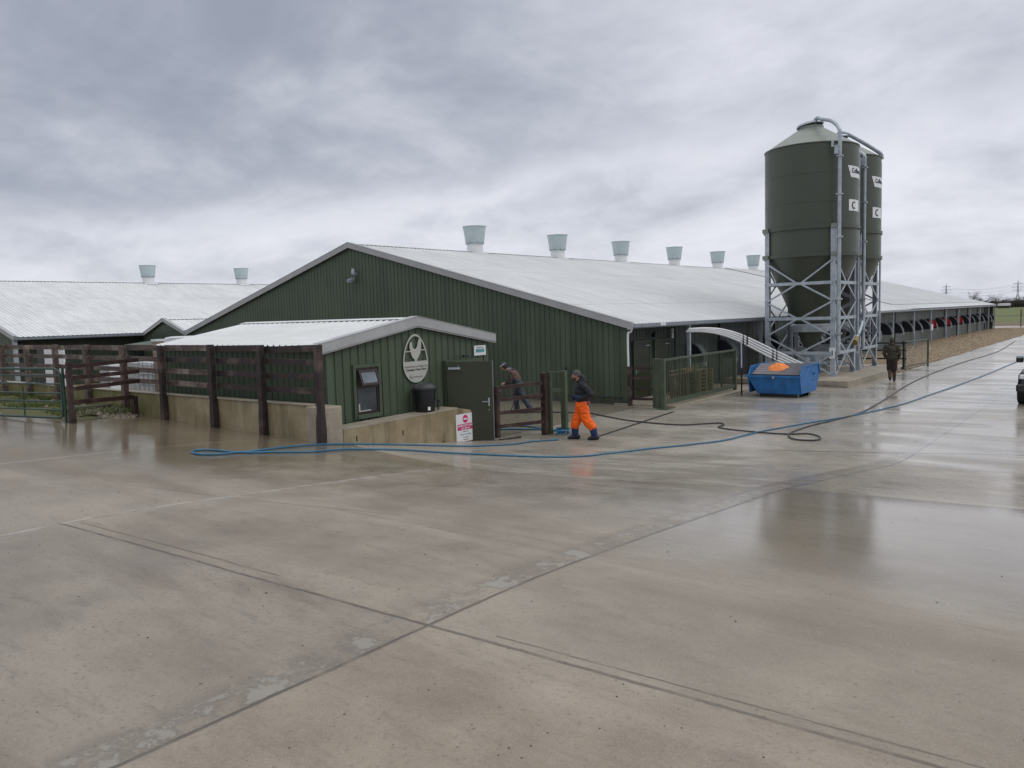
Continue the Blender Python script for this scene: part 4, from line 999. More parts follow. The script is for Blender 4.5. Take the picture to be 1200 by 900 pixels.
# ================= SILOS
PADZ = .26
pad = MB().box(-14.0,-8.98,31.72,39.2,-.05,PADZ).box(-13.9,-9.2,39.2,42.5,-.05,.16).build('silo_pad', M['conc'], bevel=.02); struct(pad)
def silo(cx, cy, label, first):
    t = thing('silo', label, 'silo', (cx, cy, PADZ), 'feed silos beside the big shed')
    R = 1.88; LG = 1.36
    b = MB(); b.lathe([(R,5.28),(R,6.35),(R+.012,6.36),(R+.012,6.4),(R,6.41),(R,7.40),(R+.008,7.405),(R+.008,7.43),(R,7.435),(R,8.55),(R+.008,8.555),(R+.008,8.58),(R,8.585),(R,9.72),(R+.03,9.74),(R+.03,9.78)], 72, (cx,cy,0)); b.build('tank', M['silo'], t, smooth=30)
    b = MB(); b.lathe([(R+.02,9.77),(.50,10.66),(.50,10.75),(0,10.76)], 64, (cx,cy,0)); 
    b.build('roof_cone', M['silo_top'], t, smooth=30)
    b = MB()
    rings = []
    b.lathe([(0,.16),(.3,.15),(.52,.08),(.56,0),(.50,-.02),(.50,.0)], 28, (0,0,0))
    rot = Matrix.Rotation(math.radians(-9), 4, 'Y'); b.v = [tuple(rot @ V(p)+V((cx-.05,cy,10.80))) for p in b.v]; b.build('lid', M['galv'], t, smooth=40)
    b = MB(); b.lathe([(R,5.28),(.75,2.66),(.72,2.62),(.30,1.42),(.12,1.35),(.12,1.1),(0,1.1)], 64, (cx,cy,0)); b.build('hopper', M['silo'], t, smooth=30)
    b = MB(); b.lathe([(.60,2.05),(.80,2.08),(.85,2.36),(.70,2.42)], 40, (cx,cy,0)); b.build('hopper_collar', M['galv'], t, smooth=30)
    for z in (5.28, 6.4):
        b = MB(); b.lathe([(R,-.07),(R+.07,-.07),(R+.07,.07),(R,.07)], 72, (cx,cy,z)); rr = b.build('ring_beam', M['silo'], t, smooth=30)
        b = MB()
        for sx in (-1,1):
            for sy in (-1,1):
                b.box(cx+sx*(LG+.06)-.12, cx+sx*(LG+.06)+.12, cy+sy*(LG+.06)-.12, cy+sy*(LG+.06)+.12, z-.08, z+.08)
        b.build('bracket', M['silo_top'], rr)
    P4 = [(cx-LG,cy-LG),(cx+LG,cy-LG),(cx+LG,cy+LG),(cx-LG,cy+LG)]
    for x, y in P4:
        b = MB(); w = .088; sx = 1 if x > cx else -1; sy = 1 if y > cy else -1
        b.box(x-w, x+w, y-.012+sy*w, y+.012+sy*w, PADZ+.02, 6.4); b.box(x+sx*w-.012, x+sx*w+.012, y-w, y+w, PADZ+.02, 6.4)
        b.box(x-w, x-w+.02, y-w, y+w, PADZ+.02, 5.3) if sx > 0 else b.box(x+w-.02, x+w, y-w, y+w, PADZ+.02, 5.3)
        b.box(x-.17, x+.17, y-.17, y+.17, PADZ, PADZ+.025)
        b.build('leg', M['galv'], t)
    hz = (4.12, 2.66, 1.22)
    for k in range(4):
        (ax, ay), (bx, by) = P4[k], P4[(k+1) % 4]
        a = V((ax, ay, 0)); c = V((bx, by, 0)); mm = (a+c)/2
        out = V((mm.x-cx, mm.y-cy, 0)).normalized()*.13; a += out; c += out; mm += out
        b = MB()
        for z in hz: b.bar(a+V((0,0,z)), c+V((0,0,z)), .04, .13)
        b.build('cross_beam', M['galv'], t)
        b = MB()
        def br(p, zp, q, zq): b.bar(p+V((0,0,zp)), q+V((0,0,zq)), .035, .07)
        ml = mm.lerp(a, .10); mr = mm.lerp(c, .10)
        br(a, 5.0, ml, hz[0]+.05); br(c, 5.05, mr, hz[0]+.05)
        for zu, zl in ((hz[0], hz[1]), (hz[1], hz[2])):
            zmid = (zu+zl)/2; br(ml, zu-.05, a, zmid); br(mr, zu-.05, c, zmid); br(a, zmid-.04, ml, zl+.05); br(c, zmid-.04, mr, zl+.05)
        if k in (0, 2): br(ml, hz[2]-.05, c, PADZ+.08); br(c, hz[2]-.05, mm.lerp(c,.45), .72)
        else: br(a, 1.12, mm.lerp(a,.7), PADZ+.1); br(mm, hz[2]-.05, a, PADZ+.08); br(mm, hz[2]-.05, c, PADZ+.08)
        b.build('brace', M['galv'], t)
    # fill pipe
    px, py = cx+1.62, cy-1.50
    b = MB(); b.tube(smooth_path([(px,py,1.2),(px,py,4),(px,py,8)]+([(px,py,9.85),(px-.08,py+.08,10.25),(px-.45,py+.4,10.62),(px-1.0,py+.95,10.88),(cx+.40,cy-.38,11.0),(cx+.22,cy-.2,10.96),(cx+.15,cy-.12,10.78)] if first else [(px,py,9.3),(px-.02,py,9.62),(px-.25,py+.15,9.82),(px-.5,py+.4,9.87)]), 5), .074, 12); b.build('fill_pipe', M['galv'], t, smooth=True)
    b = MB(); 
    for z in (2,3.4,5.9,7.6,9.1): b.box(px-.11,px+.11,py-.1,py+.12,z,z+.05)
    b.box(px-.17,px-.02,py-.13,py-.05,9.2,9.55); b.box(px-.3,px-.22,py-.1,py-.02,9.5,9.75)
    b.build('pipe_clamp', M['galv'], t)
    b = MB(); px2, py2 = cx+1.55, cy+1.45
    b.tube([(px2,py2,1.4),(px2,py2,9.7)], .045, 10); b.build('vent_pipe', M['galv'], t, smooth=True)
    if not first:
        b = MB(); b.tube(smooth_path([(cx-.1,cy,10.75),(cx+.05,cy+.03,11.05),(cx+.4,cy+.2,11.0),(cx+1.1,cy+.6,10.5),(cx+1.50,cy+.8,10.18),(cx+1.68,cy+.9,10.0),(cx+1.72,cy+.92,9.78)],5), .085, 10); b.build('over_pipe', M['galv_d'], t, smooth=True)
    # stickers wrapped on the tank, on the side towards the lane
    def wrap(a0, z0):
        def f(u, v, w): 
            a = a0+u/R; return V((cx+(R+.012+w)*math.cos(a), cy+(R+.012+w)*math.sin(a), z0+v))
        return f
    a0 = math.radians(-1.0)
    def patch(name, pts, z0, off, mat, off2=0):
        f = wrap(a0+off2, z0); b = MB(); n = 10; vs = []
        (ul, ub, ur, ub2, h) = pts
        for i in range(n+1):
            t_ = i/n; vs.append(f(lerp(ul, ur, t_), h/2, off)); vs.append(f(lerp(ub, ub2, t_), -h/2, off))
        b.add(vs, [(2*i, 2*i+2, 2*i+3, 2*i+1) for i in range(n)]); return b.build(name, mat, t)
    s1 = patch('sticker', (-.75,-.55,.75,.55,.46), 8.60, -.001, M['white']); text('lettering', 'Collinson', .26, 0, 0, 0, simple('navy_print', (.02,.035,.09), .5), s1, facing=(lambda u, v, w, F=wrap(a0, 8.56): F(u, v, w+.006)), bold=True)
    s2_ = patch('sticker', (-.45,-.45,.45,.45,.46), 7.25, -.001, M['white'], math.radians(-7)); f = wrap(a0-math.radians(7), 7.25)
    b = MB(); b.tube([f(-.10+.13*math.cos(q*PI/9), .13*math.sin(q*PI/9), .006) for q in range(3, 16)], .025, 6); b.build('emblem', M['ink'], s2_)
    # number plate on the near leg
    x, y = P4[1]; b = MB(); b.box(x-.11, x+.11, y-.135, y-.115, 1.75-.75, 1.75-.3); npl = b.build('number_plate', M['white'], t)
    MB().box(x-.0, x+.03, y-.141, y-.137, 1.12, 1.34).box(x-.025, x+.0, y-.141, y-.137, 1.30, 1.33).build('digit', M['ink'], npl)
    return t
silo(-11.52, 35.05, 'nearer olive green feed silo on a braced galvanised frame behind the skip', True)
silo(-11.56, 38.75, 'farther olive green feed silo, half hidden behind the nearer one', False)
# auger machinery under the silos
am = thing('auger', 'grey feed auger tubes lying beneath the silos', 'machinery', (-11.5, 36, PADZ))
b = MB(); b.tube([(-11.5,34.2,.85),(-11.5,40.5,.95)], .13, 12); b.tube([(-12.2,34.0,.6),(-10.9,37.6,.6)], .09, 12); b.build('auger_tube', M['galv_d'], am, smooth=True)
b = MB(); b.tube([(-12.9,33.9,.75),(-10.6,34.3,.72)], .10, 12); b.build('cross_tube', M['galv_d'], am, smooth=True)
MB().box(-11.9,-11.2,34.7,35.4,.6,1.1).build('drive_box', M['galv_d'], am)
MB().box(-11.9,-11.2,38.7,39.4,.6,1.1).build('drive_box', M['galv_d'], am)
MB().tube([(-13.4,36.0,.7),(-10.4,36.4,.6)], .07, 10).build('cross_tube', M['galv'], am, smooth=True)
b = MB(); 
for x,y in ((-11.9,34.8),(-11.1,35.9),(-11.9,38.0),(-11.1,40.0)): b.box(x-.03,x+.03,y-.03,y+.03,PADZ,.8)
b.build('stand', M['galv_d'], am)
hp_ = thing('hose_duct', 'silver flexible duct with a tan end cap hanging by the farther silo', 'duct', (-9.9, 37.5, 1))
pth = smooth_path([(-10.4,38.3,4.1),(-10.2,37.9,3.5),(-10.02,37.6,2.9),(-9.98,37.0,2.2),(-10.0,36.4,1.75)], 6); b = MB(); b.tube(pth, [.075+.012*(k % 2) for k in range(len(pth))], 12); b.build('duct', M['galv'], hp_, smooth=True)
b = MB(); b.tube([(-10.0,36.42,1.76),(-10.02,36.15,1.55)], [.10,.16], 14); b.build('end_cap', M['tan'], hp_, smooth=50)
# dark rails behind the silos
bf = thing('black_rail_fence', 'low black rails between the farther silo and the gravel strip', 'fence', (-9.5, 41.5, 0))
for z in (.45,.85,1.2): MB().bar((-13.5,40.9,z+.1),(-9.0,41.1,z+.1), .05, .07).build('rail', M['black'], bf)
for x in (-13.3,-11.2,-9.1): MB().box(x-.05,x+.05,40.9,41.05,0,1.4).build('post', M['black'], bf)
hr = thing('hand_railing', 'grey green tubular railing panel right of the walking man in the dark coat', 'railing', (-8.9, 42.3, 0))
a, c = V((-9.08,41.1,0)), V((-8.72,44.3,0))
for p in (a, c): MB().tube([p, p+V((0,0,1.38))], .045, 10).build('post', M['rail_green'], hr)
for z in (1.34, .18): MB().tube([a+V((0,0,z)), c+V((0,0,z))], .032, 8).build('rail', M['rail_green'], hr)
b = MB()
for k in range(1, 14): b.tube([a.lerp(c,k/14)+V((0,0,.18)), a.lerp(c,k/14)+V((0,0,1.34))], .006, 5)
b.build('mesh_wires', M['galv_d'], hr)
# far corner post & field fence post
tag(MB().tube([(-12.1,112,0),(-12.1,112,2.1)], .07, 8).build('fence_post', M['wood_old']), 'lone thin post by the track past the far end of the shed', 'post')

# ================= HOSES
def hose(name, pts, r, mat, label, cat='hose', raised=()):
    P = smooth_path([(x, y, 0) for x, y in pts], 8); Q = [V((p.x, p.y, hgt(p.x, p.y)+r+.004)) for p in P]
    b = MB(); b.tube(Q, r, 8); return tag(b.build(name, mat, smooth=True), label, cat)
blue_pts = [(-11.45,15.97),(-11.8,15.3),(-11.72,14.43),(-11.77,13.74),(-11.85,13.05),(-12.5,11.9),(-12.95,10.9),(-13.0,10.05),(-12.8,8.98),(-12.64,8.19),(-12.63,7.83),(-12.62,7.45),(-12.8,7.2),(-13.15,7.24),(-13.33,7.45),(-13.18,7.66),(-12.75,7.78),(-12.5,7.95),(-12.3,8.3),(-11.95,8.9),(-12.0,9.88),(-11.6,10.76),(-10.76,11.3),(-9.86,12.03),(-9.25,12.73),(-8.98,13.4),(-8.97,14.31),(-8.85,15.7),(-8.27,16.93),(-7.88,17.87),(-7.73,19.16),(-7.5,20.2),(-7.11,21.67),(-6.55,23.63),(-6.02,26.75),(-5.85,29.91),(-5.63,34.3),(-5.45,40.23),(-5.3,49.0),(-4.9,60)]
hose('hose', blue_pts, .018, M['blue_hose'], 'long bright blue hose looping by the concrete wall and running up the lane')
dark_pts = [(-16.2,19.9),(-15.4,20.3),(-14.54,20.6),(-13.6,20.75),(-13.0,20.45),(-11.7,19.85),(-10.56,19.66),(-9.9,19.75),(-9.5,20.2),(-9.2,20.5),(-8.95,20.2),(-8.9,19.75),(-8.4,19.5),(-7.41,19.37),(-6.88,19.45),(-6.55,19.7),(-6.2,19.45),(-6.02,19.0),(-6.15,18.72),(-6.5,18.72),(-6.79,19.1),(-6.95,19.8),(-6.92,21.05),(-6.74,22.29),(-6.55,23.97),(-6.6,25.6),(-6.91,29.48),(-7.26,33.13),(-7.55,38.99),(-7.6,46.98),(-7.4,54.1),(-7.5,60.07),(-8.2,72.65)]
dh = hose('hose', dark_pts, .019, M['dark_hose'], 'dark hose with two loops crossing the yard and running up beside the silos')
hose('hose', [(-14.9,17.2),(-14.4,17.42),(-13.7,17.55),(-13.1,17.4),(-12.75,17.25),(-13.15,17.1),(-13.65,16.9),(-14.2,16.6),(-14.8,16.5)], .02, M['blue_hose'], 'blue hose lying behind the brown timber gate in slack curves')
b = MB()
P = [V((-12.0+.17*math.cos(t*.9)+.12*math.sin(t*.37), 16.85+.16*math.sin(t*.9)+.1*math.cos(t*.5), .03+.005*t)) for t in range(26)]
b.tube(smooth_path(P, 3), .02, 6); tag(b.build('hose', M['blue_hose'], smooth=True), 'small tangle of blue hose at the foot of the green posts', 'hose')
b = MB(); b.bar((-12.72,15.2,.03),(-12.55,15.85,.03), .05, .04); tag(b.build('timber_batten', M['wood']), 'short dark batten on the ground under the brown timber gate', 'batten')

b = MB(); r = random.Random(11)
for k in range(520):
    x = r.uniform(-13, 4); y = r.uniform(1.5, 16) if k > 250 else r.uniform(1.5, 5)
    if mnoise.noise(V((x*.5, y*.5, 2))) < -.05 and k % 3: continue
    rock(b, (x, y, hgt(x, y)+.001), r.uniform(.003, .009)*(1.5 if k % 40 == 0 else 1), 5)
gt = b.build('grit', [M['dark_hose'], M['stone']]); struct(gt, 'stuff'); gt['label'] = 'scattered dark grit and crumbs on the wet concrete yard'; gt['category'] = 'grit'

# ================= PEOPLE
def hull(b, p, r, q, s, n=14):
    """tapered limb with rounded ends"""
    p = V(p); q = V(q); b.tube([p, p.lerp(q,.25), p.lerp(q,.5), p.lerp(q,.75), q], [lerp(r,s,t) for t in (0,.25,.5,.75,1)], n)
    b.ell(p, (r*1.01,)*3, n, 8); b.ell(q, (s*1.01,)*3, n, 8)
def remesh(b, name, mat, parent, voxel, fold=0., seed=0, sm=2):
    me = bpy.data.meshes.new(name); me.from_pydata(b.v, [], b.f); o = bpy.data.objects.new(name, me); COL.objects.link(o)
    m = o.modifiers.new('r', 'REMESH'); m.mode = 'VOXEL'; m.voxel_size = voxel; m.use_smooth_shade = True
    k = o.modifiers.new('s', 'SMOOTH'); k.iterations = sm; k.factor = .6
    bpy.context.view_layer.update()
    new = bpy.data.meshes.new_from_object(o.evaluated_get(bpy.context.evaluated_depsgraph_get())); bpy.data.objects.remove(o)
    if fold:
        for v in new.vertices:
            c = v.co; f = mnoise.noise(V((c.x*9+seed, c.y*9, c.z*16)))*.6+mnoise.noise(V((c.x*22, c.y*22+seed, c.z*30)))*.4
            v.co = c+v.normal*fold*f
    new.materials.clear(); new.materials.append(mat); new.name = name
    new.polygons.foreach_set('use_smooth', [True]*len(new.polygons))
    q = bpy.data.objects.new(name, new); COL.objects.link(q)
    if parent is not None: q.parent = parent
    return q
def head(b, c, fwd=1., pitch=0., r=1.):
    """head centred at c looking along +x, with nose, ears, brow, jaw"""
    R = Matrix.Rotation(pitch, 3, 'Y'); c = V(c)
    def e(o, rad): b.ell(c+R@V(o)*r, tuple(a*r for a in rad), 16, 12, R)
    e((0,0,.02), (.098,.076,.105)); e((.02,0,-.055), (.075,.058,.065)); e((.055,0,-.095), (.028,.032,.022))
    e((.103,0,-.012), (.020,.014,.026)); e((.112,0,-.024), (.014,.014,.012)); e((.085,0,.03), (.02,.05,.014))
    e((.09,0,-.062), (.012,.024,.010))
    for s in (-1,1): e((-.005,s*.078,-.01), (.02,.012,.03))
def eyes(parent, c, pitch=0.):
    R = Matrix.Rotation(pitch, 3, 'Y'); b = MB()
    for s in (-1,1): b.ell(V(c)+R@V((.089,s*.032,.006)), (.010,.012,.008), 8, 6)
    q = b.build('eyes', M['ink'], None, smooth=True); q.parent = parent
def hand(b, w, d, up=(0,0,1), r=1., curl=.8, side=1):
    """palm at w pointing along d with five curled fingers"""
    w = V(w); d = V(d).normalized(); u = V(up); a = d.cross(u).normalized(); n = a.cross(d).normalized()
    pe = w+d*.085*r; b.ell(w+d*.045*r, (.045*r,.035*r,.045*r), 10, 8)
    hull(b, w, .028*r, pe, .030*r, 10)
    for i, ln in enumerate((.070,.080,.074,.058)):
        o = a*(-.030+.020*i)*r; p0 = pe+o; k1 = p0+(d*math.cos(curl*.5)-n*math.sin(curl*.5))*ln*.45*r; k2 = k1+(d*math.cos(curl*1.6)-n*math.sin(curl*1.6))*ln*.55*r
        hull(b, p0, .0095*r, k1, .009*r, 8); hull(b, k1, .009*r, k2, .0078*r, 8)
    t0 = w+d*.03*r-a*.03*r*side; t1 = t0+(-a*side*.6+d*.6-n*.4).normalized()*.04*r; t2 = t1+(d*.7-n*.7).normalized()*.032*r
    hull(b, t0, .013*r, t1, .011*r, 8); hull(b, t1, .011*r, t2, .009*r, 8)
def foot(b, heel, toe, w=.048, h=.05):
    heel = V(heel); toe = V(toe); hull(b, heel+V((0,0,h)), h, heel.lerp(toe,.5)+V((0,0,h*.95)), w, 12); hull(b, heel.lerp(toe,.5)+V((0,0,h*.95)), w, toe-(toe-heel).normalized()*.05+V((0,0,.036)), .036, 12)

def place(name, label, loc, heading):
    o = thing(name, label, 'person', loc); o.rotation_euler = (0,0,heading); return o
# --- man in orange waterproof trousers
p1 = place('person', 'man in orange waterproof trousers, dark hooded jacket and grey hat walking past the gate', (-11.02,16.42,.0), math.atan2(-.56,-.83))
hipL, hipR = V((.0,.10,.88)), V((.0,-.10,.88))
kF, aF = V((.13,-.10,.47)), V((.185,-.10,.10)); kB, aB = V((-.12,.10,.47)), V((-.295,.11,.11))
b = MB(); head(b, (.125,0,1.60), pitch=.12); hull(b, (.04,0,1.44), .062, (.09,0,1.55), .058); hull(b, (-.01,0,.92), .13, (-.01,0,1.28), .15); hull(b, (-.0,-.15,1.38), .075, (0,.15,1.38), .075); hull(b, (0,0,1.28), .14, (0,0,1.36), .12)
for hp__, k_, a_ in ((hipR,kF,aF),(hipL,kB,aB)): hull(b, hp__, .085, k_, .058); hull(b, k_, .056, a_, .042); hull(b, a_, .042, a_+V((.12,0,-.04)), .035)
ePts = {1: (V((-.02,.2,1.38)), V((-.22,.26,1.17)), V((-.05,.20,1.08))), -1: (V((-.02,-.2,1.38)), V((-.12,-.27,1.13)), V((.08,-.2,1.08)))}
for s, (sh, el, wr) in ePts.items(): hull(b, sh, .05, el, .04); hull(b, el, .04, wr, .03); hand(b, wr, (wr-el), r=.95, side=s)
body = remesh(b, 'body', M['skin'], p1, .011)
b = MB(); hull(b, (-.015,0,.98), .165, (-.01,0,1.26), .175); hull(b, (-.01,-.14,1.37), .098, (-.01,.14,1.37), .098); b.ell((0,0,1.3),(.16,.215,.14),16,12); b.ell((-.035,0,1.03),(.17,.205,.13),16,12); b.ell((.0,0,1.22),(.18,.22,.17),16,12)
for s, (sh, el, wr) in ePts.items(): hull(b, sh, .095, el, .080); hull(b, el, .080, wr, .066); hull(b, wr, .066, wr+(wr-el)*.55, .070)
b.ell((-.02,0,1.48),(.12,.14,.085),14,10); b.ell((-.03,0,1.55),(.085,.11,.07),14,10); b.ell((.045,0,1.46),(.08,.10,.05),14,10)
remesh(b, 'jacket', M['jacket'], p1, .012, .026, 1)
b = MB(); hull(b, (.0,-.05,1.03), .165, (.0,.05,1.05), .165); b.ell((.035,.0,1.07),(.155,.19,.13),16,12); b.ell((-.14,.12,.95),(.03,.03,.10),10,8); remesh(b, 'bib', M['navy'], p1, .014, .012, 3)
b = MB(); b.ell((-.01,0,.93),(.175,.20,.13),16,12); hull(b, hipR+V((0,.01,0)), .142, kF, .125); hull(b, kF, .125, aF+V((.0,0,.24)), .112); hull(b, hipL+V((0,-.01,0)), .142, kB, .125); hull(b, kB, .125, aB+V((.05,0,.22)), .112)
remesh(b, 'waterproof_trousers', M['hiviz'], p1, .012, .034, 5)
b = MB(); hull(b, aF+V((0,0,.18)), .095, aF+V((.0,0,.02)), .088); hull(b, aB+V((.03,0,.16)), .095, aB+V((0,0,.02)), .088); remesh(b, 'boot_cuffs', M['navy'], p1, .014, .014, 7)
b = MB(); foot(b, (.11,-.10,0), (.40,-.10,0), .062, .062); hull(b, aF, .066, (.14,-.10,.06), .058); foot(b, (-.36,.11,.0), (-.10,.13,0), .062, .062); hull(b, aB, .066, (-.33,.11,.07), .058); remesh(b, 'boots', M['boot'], p1, .012)
c = V((.125,0,1.60)); b = MB(); b.ell(c+V((-.012,0,.055)),(.108,.09,.098),18,14,Matrix.Rotation(-.15,3,'Y')); b.ell(c+V((-.03,0,.02)),(.098,.09,.06),18,14); remesh(b, 'knit_hat', M['hat'], p1, .009, .004, 2)
b = MB(); b.ell(c+V((.05,0,-.085)),(.055,.058,.052),14,10); b.ell(c+V((.02,0,-.05)),(.055,.068,.05),14,10); remesh(b, 'beard', M['beard'], p1, .009, .006, 4)
eyes(p1, c, .12)
# --- man bending with a lance
p3 = place('person', 'man in faded maroon jacket and slate overalls bending forward with a pressure lance', (-15.87,19.94,.0), math.atan2(-.6,-.80))
b = MB(); hc = (.40,0,1.50); head(b, hc, pitch=.65, r=.98); hull(b, (.24,0,1.38), .06, (.35,0,1.46), .056); hull(b, (-.05,0,.88), .13, (.12,0,1.24), .15); hull(b, (.19,-.15,1.32), .07, (.19,.15,1.32), .07)
kf, af = V((.05,-.10,.46)), V((.03,-.10,.10)); kb, ab = V((-.21,.10,.47)), V((-.40,.10,.16))
for a0_, k_, a_ in ((V((-.05,-.1,.86)),kf,af),(V((-.05,.1,.86)),kb,ab)): hull(b, a0_, .085, k_, .056); hull(b, k_, .055, a_, .04); hull(b, a_, .04, a_+V((.10,0,-.04)), .034)
AR = {1: (V((.20,.19,1.31)), V((.20,.24,1.05)), V((.34,.09,1.0))), -1: (V((.20,-.19,1.31)), V((.24,-.22,1.04)), V((.42,-.03,.97)))}
for s, (sh, el, wr) in AR.items(): hull(b, sh, .048, el, .038); hull(b, el, .038, wr, .03); hand(b, wr, (wr-el), r=1., curl=1.3, side=s)
remesh(b, 'body', M['skin'], p3, .011)
b = MB(); hull(b, (.02,0,1.08), .165, (.12,0,1.24), .18); hull(b, (.19,-.14,1.31), .098, (.19,.14,1.31), .098); b.ell((.15,0,1.28),(.16,.21,.15),16,12); remesh(b, 'jacket', M['maroon'], p3, .012, .024, 1)
b = MB(); 
for s, (sh, el, wr) in AR.items(): hull(b, sh, .085, el, .066); hull(b, el, .066, wr, .052)
remesh(b, 'sleeves', M['khaki'], p3, .014, .014, 2)
b = MB(); b.ell((.24,0,1.41),(.09,.12,.06),14,10,Matrix.Rotation(.6,3,'Y')); remesh(b, 'hood', simple('grey_hood', (.15,.14,.145), .8), p3, .012, .012, 2)
b = MB(); b.ell((-.05,0,.92),(.165,.19,.15),16,12); hull(b, (-.03,0,.95), .165, (.04,0,1.10), .17); hull(b, (-.05,-.1,.86), .125, kf, .095); hull(b, kf, .095, af+V((0,0,.03)), .085); hull(b, (-.05,.1,.86), .125, kb, .095); hull(b, kb, .095, ab+V((.02,0,.03)), .085); remesh(b, 'overalls', M['overall'], p3, .012, .028, 4)
b = MB()
for s in (-1,1): b.tube(smooth_path([(-.08,s*.03,1.10),(.02,s*.06,1.36),(.16,s*.09,1.435),(.27,s*.10,1.36)],4), .013, 8)
b.build('braces', M['overall'], None, smooth=True).parent = p3
b = MB(); foot(b, (-.03,-.10,0), (.24,-.10,0), .055, .055); hull(b, af, .062, (-.0,-.10,.06), .055); foot(b, (-.43,.10,.06), (-.20,.12,.0), .055, .055); hull(b, ab, .062, (-.41,.10,.12), .055); remesh(b, 'boots', M['boot'], p3, .012)
b = MB(); b.ell(V(hc)+V((.01,0,.06)),(.112,.092,.10),18,14,Matrix.Rotation(.55,3,'Y')); b.ell(V(hc)+V((-.03,0,.01)),(.09,.09,.09),14,10); b.ell(V(hc)+V((.03,0,.165)),(.03,.03,.03),10,8); remesh(b, 'knit_hat', M['boot'], p3, .009, .005, 2)
b = MB(); q_ = []
for k in range(25): a = 2*PI*k/24; q_.append(V(hc)+Matrix.Rotation(.55,3,'Y')@V((.108*math.cos(a),.09*math.sin(a),.085)))
b.tube(q_, .010, 6); b.build('hat_stripe', M['white'], None).parent = p3
eyes(p3, hc, .65)
# lance
ln = thing('pressure_lance', 'thin grey pressure washer lance held by the bending man', 'lance', (-15.87,19.94,0)); ln.rotation_euler = p3.rotation_euler
b = MB(); b.tube([(.30,.04,1.07),(.46,.0,.93)], .017, 8); b.box(.30,.36,.02,.06,.92,1.08); g_ = b.build('grip', M['black'], None); g_.parent = ln
b = MB(); b.tube([(.46,0,.93),(.80,-.02,.33)], .009, 8); b.tube([(.79,-.02,.345),(.82,-.02,.29)], .016, 8); g_ = b.build('tube', M['galv'], None); g_.parent = ln
b = MB(); b.tube(smooth_path([(.30,.05,1.05),(.16,.16,.85),(.10,.2,.45),(.2,.2,.12),(.05,.1,.03),(-.35,-.1,.03),(-.5,-.3,.03)],5), .014, 8); g_ = b.build('lance_hose', M['dark_hose'], None, smooth=True); g_.parent = ln
# --- man walking away
p2 = place('person', 'man in dark olive coat seen from behind walking up the lane past the silos', (-8.21,34.96,0), math.atan2(.97,-.2))
b = MB(); head(b, (.02,0,1.66)); hull(b, (0,0,1.48), .06, (.01,0,1.58), .056); hull(b, (0,0,.95), .13, (0,0,1.32), .15); hull(b, (0,-.17,1.43), .07, (0,.17,1.43), .07)
kL, aL = V((.10,.08,.50)), V((-.06,.06,.17)); kR, aR = V((.05,-.09,.50)), V((.14,-.09,.10))
for h_, k_, a_ in ((V((0,.1,.92)),kL,aL),(V((0,-.1,.92)),kR,aR)): hull(b, h_, .085, k_, .058); hull(b, k_, .056, a_, .042); hull(b, a_, .04, a_+V((.10,0,-.04)), .034)
A2 = {1: (V((0,.22,1.43)), V((.0,.29,1.14)), V((.12,.22,.98))), -1: (V((0,-.22,1.43)), V((-.04,-.28,1.14)), V((.10,-.25,.95)))}
for s, (sh, el, wr) in A2.items(): hull(b, sh, .05, el, .04); hull(b, el, .04, wr, .03); hand(b, wr, (wr-el), side=s)
remesh(b, 'body', M['skin'], p2, .012)
b = MB(); hull(b, (0,0,1.0), .17, (0,0,1.30), .19); hull(b, (0,-.16,1.42), .105, (0,.16,1.42), .105); b.ell((0,0,1.3),(.16,.235,.17),16,12); b.ell((0,0,1.0),(.165,.22,.14),16,12); b.ell((-.03,0,1.53),(.09,.12,.06),12,10)
for s, (sh, el, wr) in A2.items(): hull(b, sh, .09, el, .075); hull(b, el, .075, wr, .055)
remesh(b, 'coat', M['khaki'], p2, .013, .028, 8)
b = MB(); b.ell((0,0,.92),(.15,.19,.14),16,12); hull(b, (0,.09,.9), .125, kL, .115); hull(b, (0,-.09,.9), .125, kR, .115); remesh(b, 'shorts', M['shorts'], p2, .015, .014, 9)
b = MB(); hull(b, kL+V((0,0,.04)), .082, aL, .068); hull(b, kR+V((0,0,.04)), .082, aR, .068); remesh(b, 'leggings', M['legs'], p2, .014, .012, 3)
b = MB(); foot(b, (-.15,.06,.12), (.05,.06,0), .055, .055); hull(b, aL, .06, (-.12,.06,.17), .052); foot(b, (.08,-.09,0), (.34,-.10,0), .055, .055); hull(b, aR, .06, (.11,-.09,.06), .052); remesh(b, 'boots', M['boot'], p2, .013)
b = MB(); b.ell((.005,0,1.705),(.112,.094,.098),16,12); b.ell((-.02,0,1.66),(.10,.09,.07),16,12); remesh(b, 'cap', M['khaki'], p2, .011, .004, 6)
eyes(p2, (.02,0,1.66))

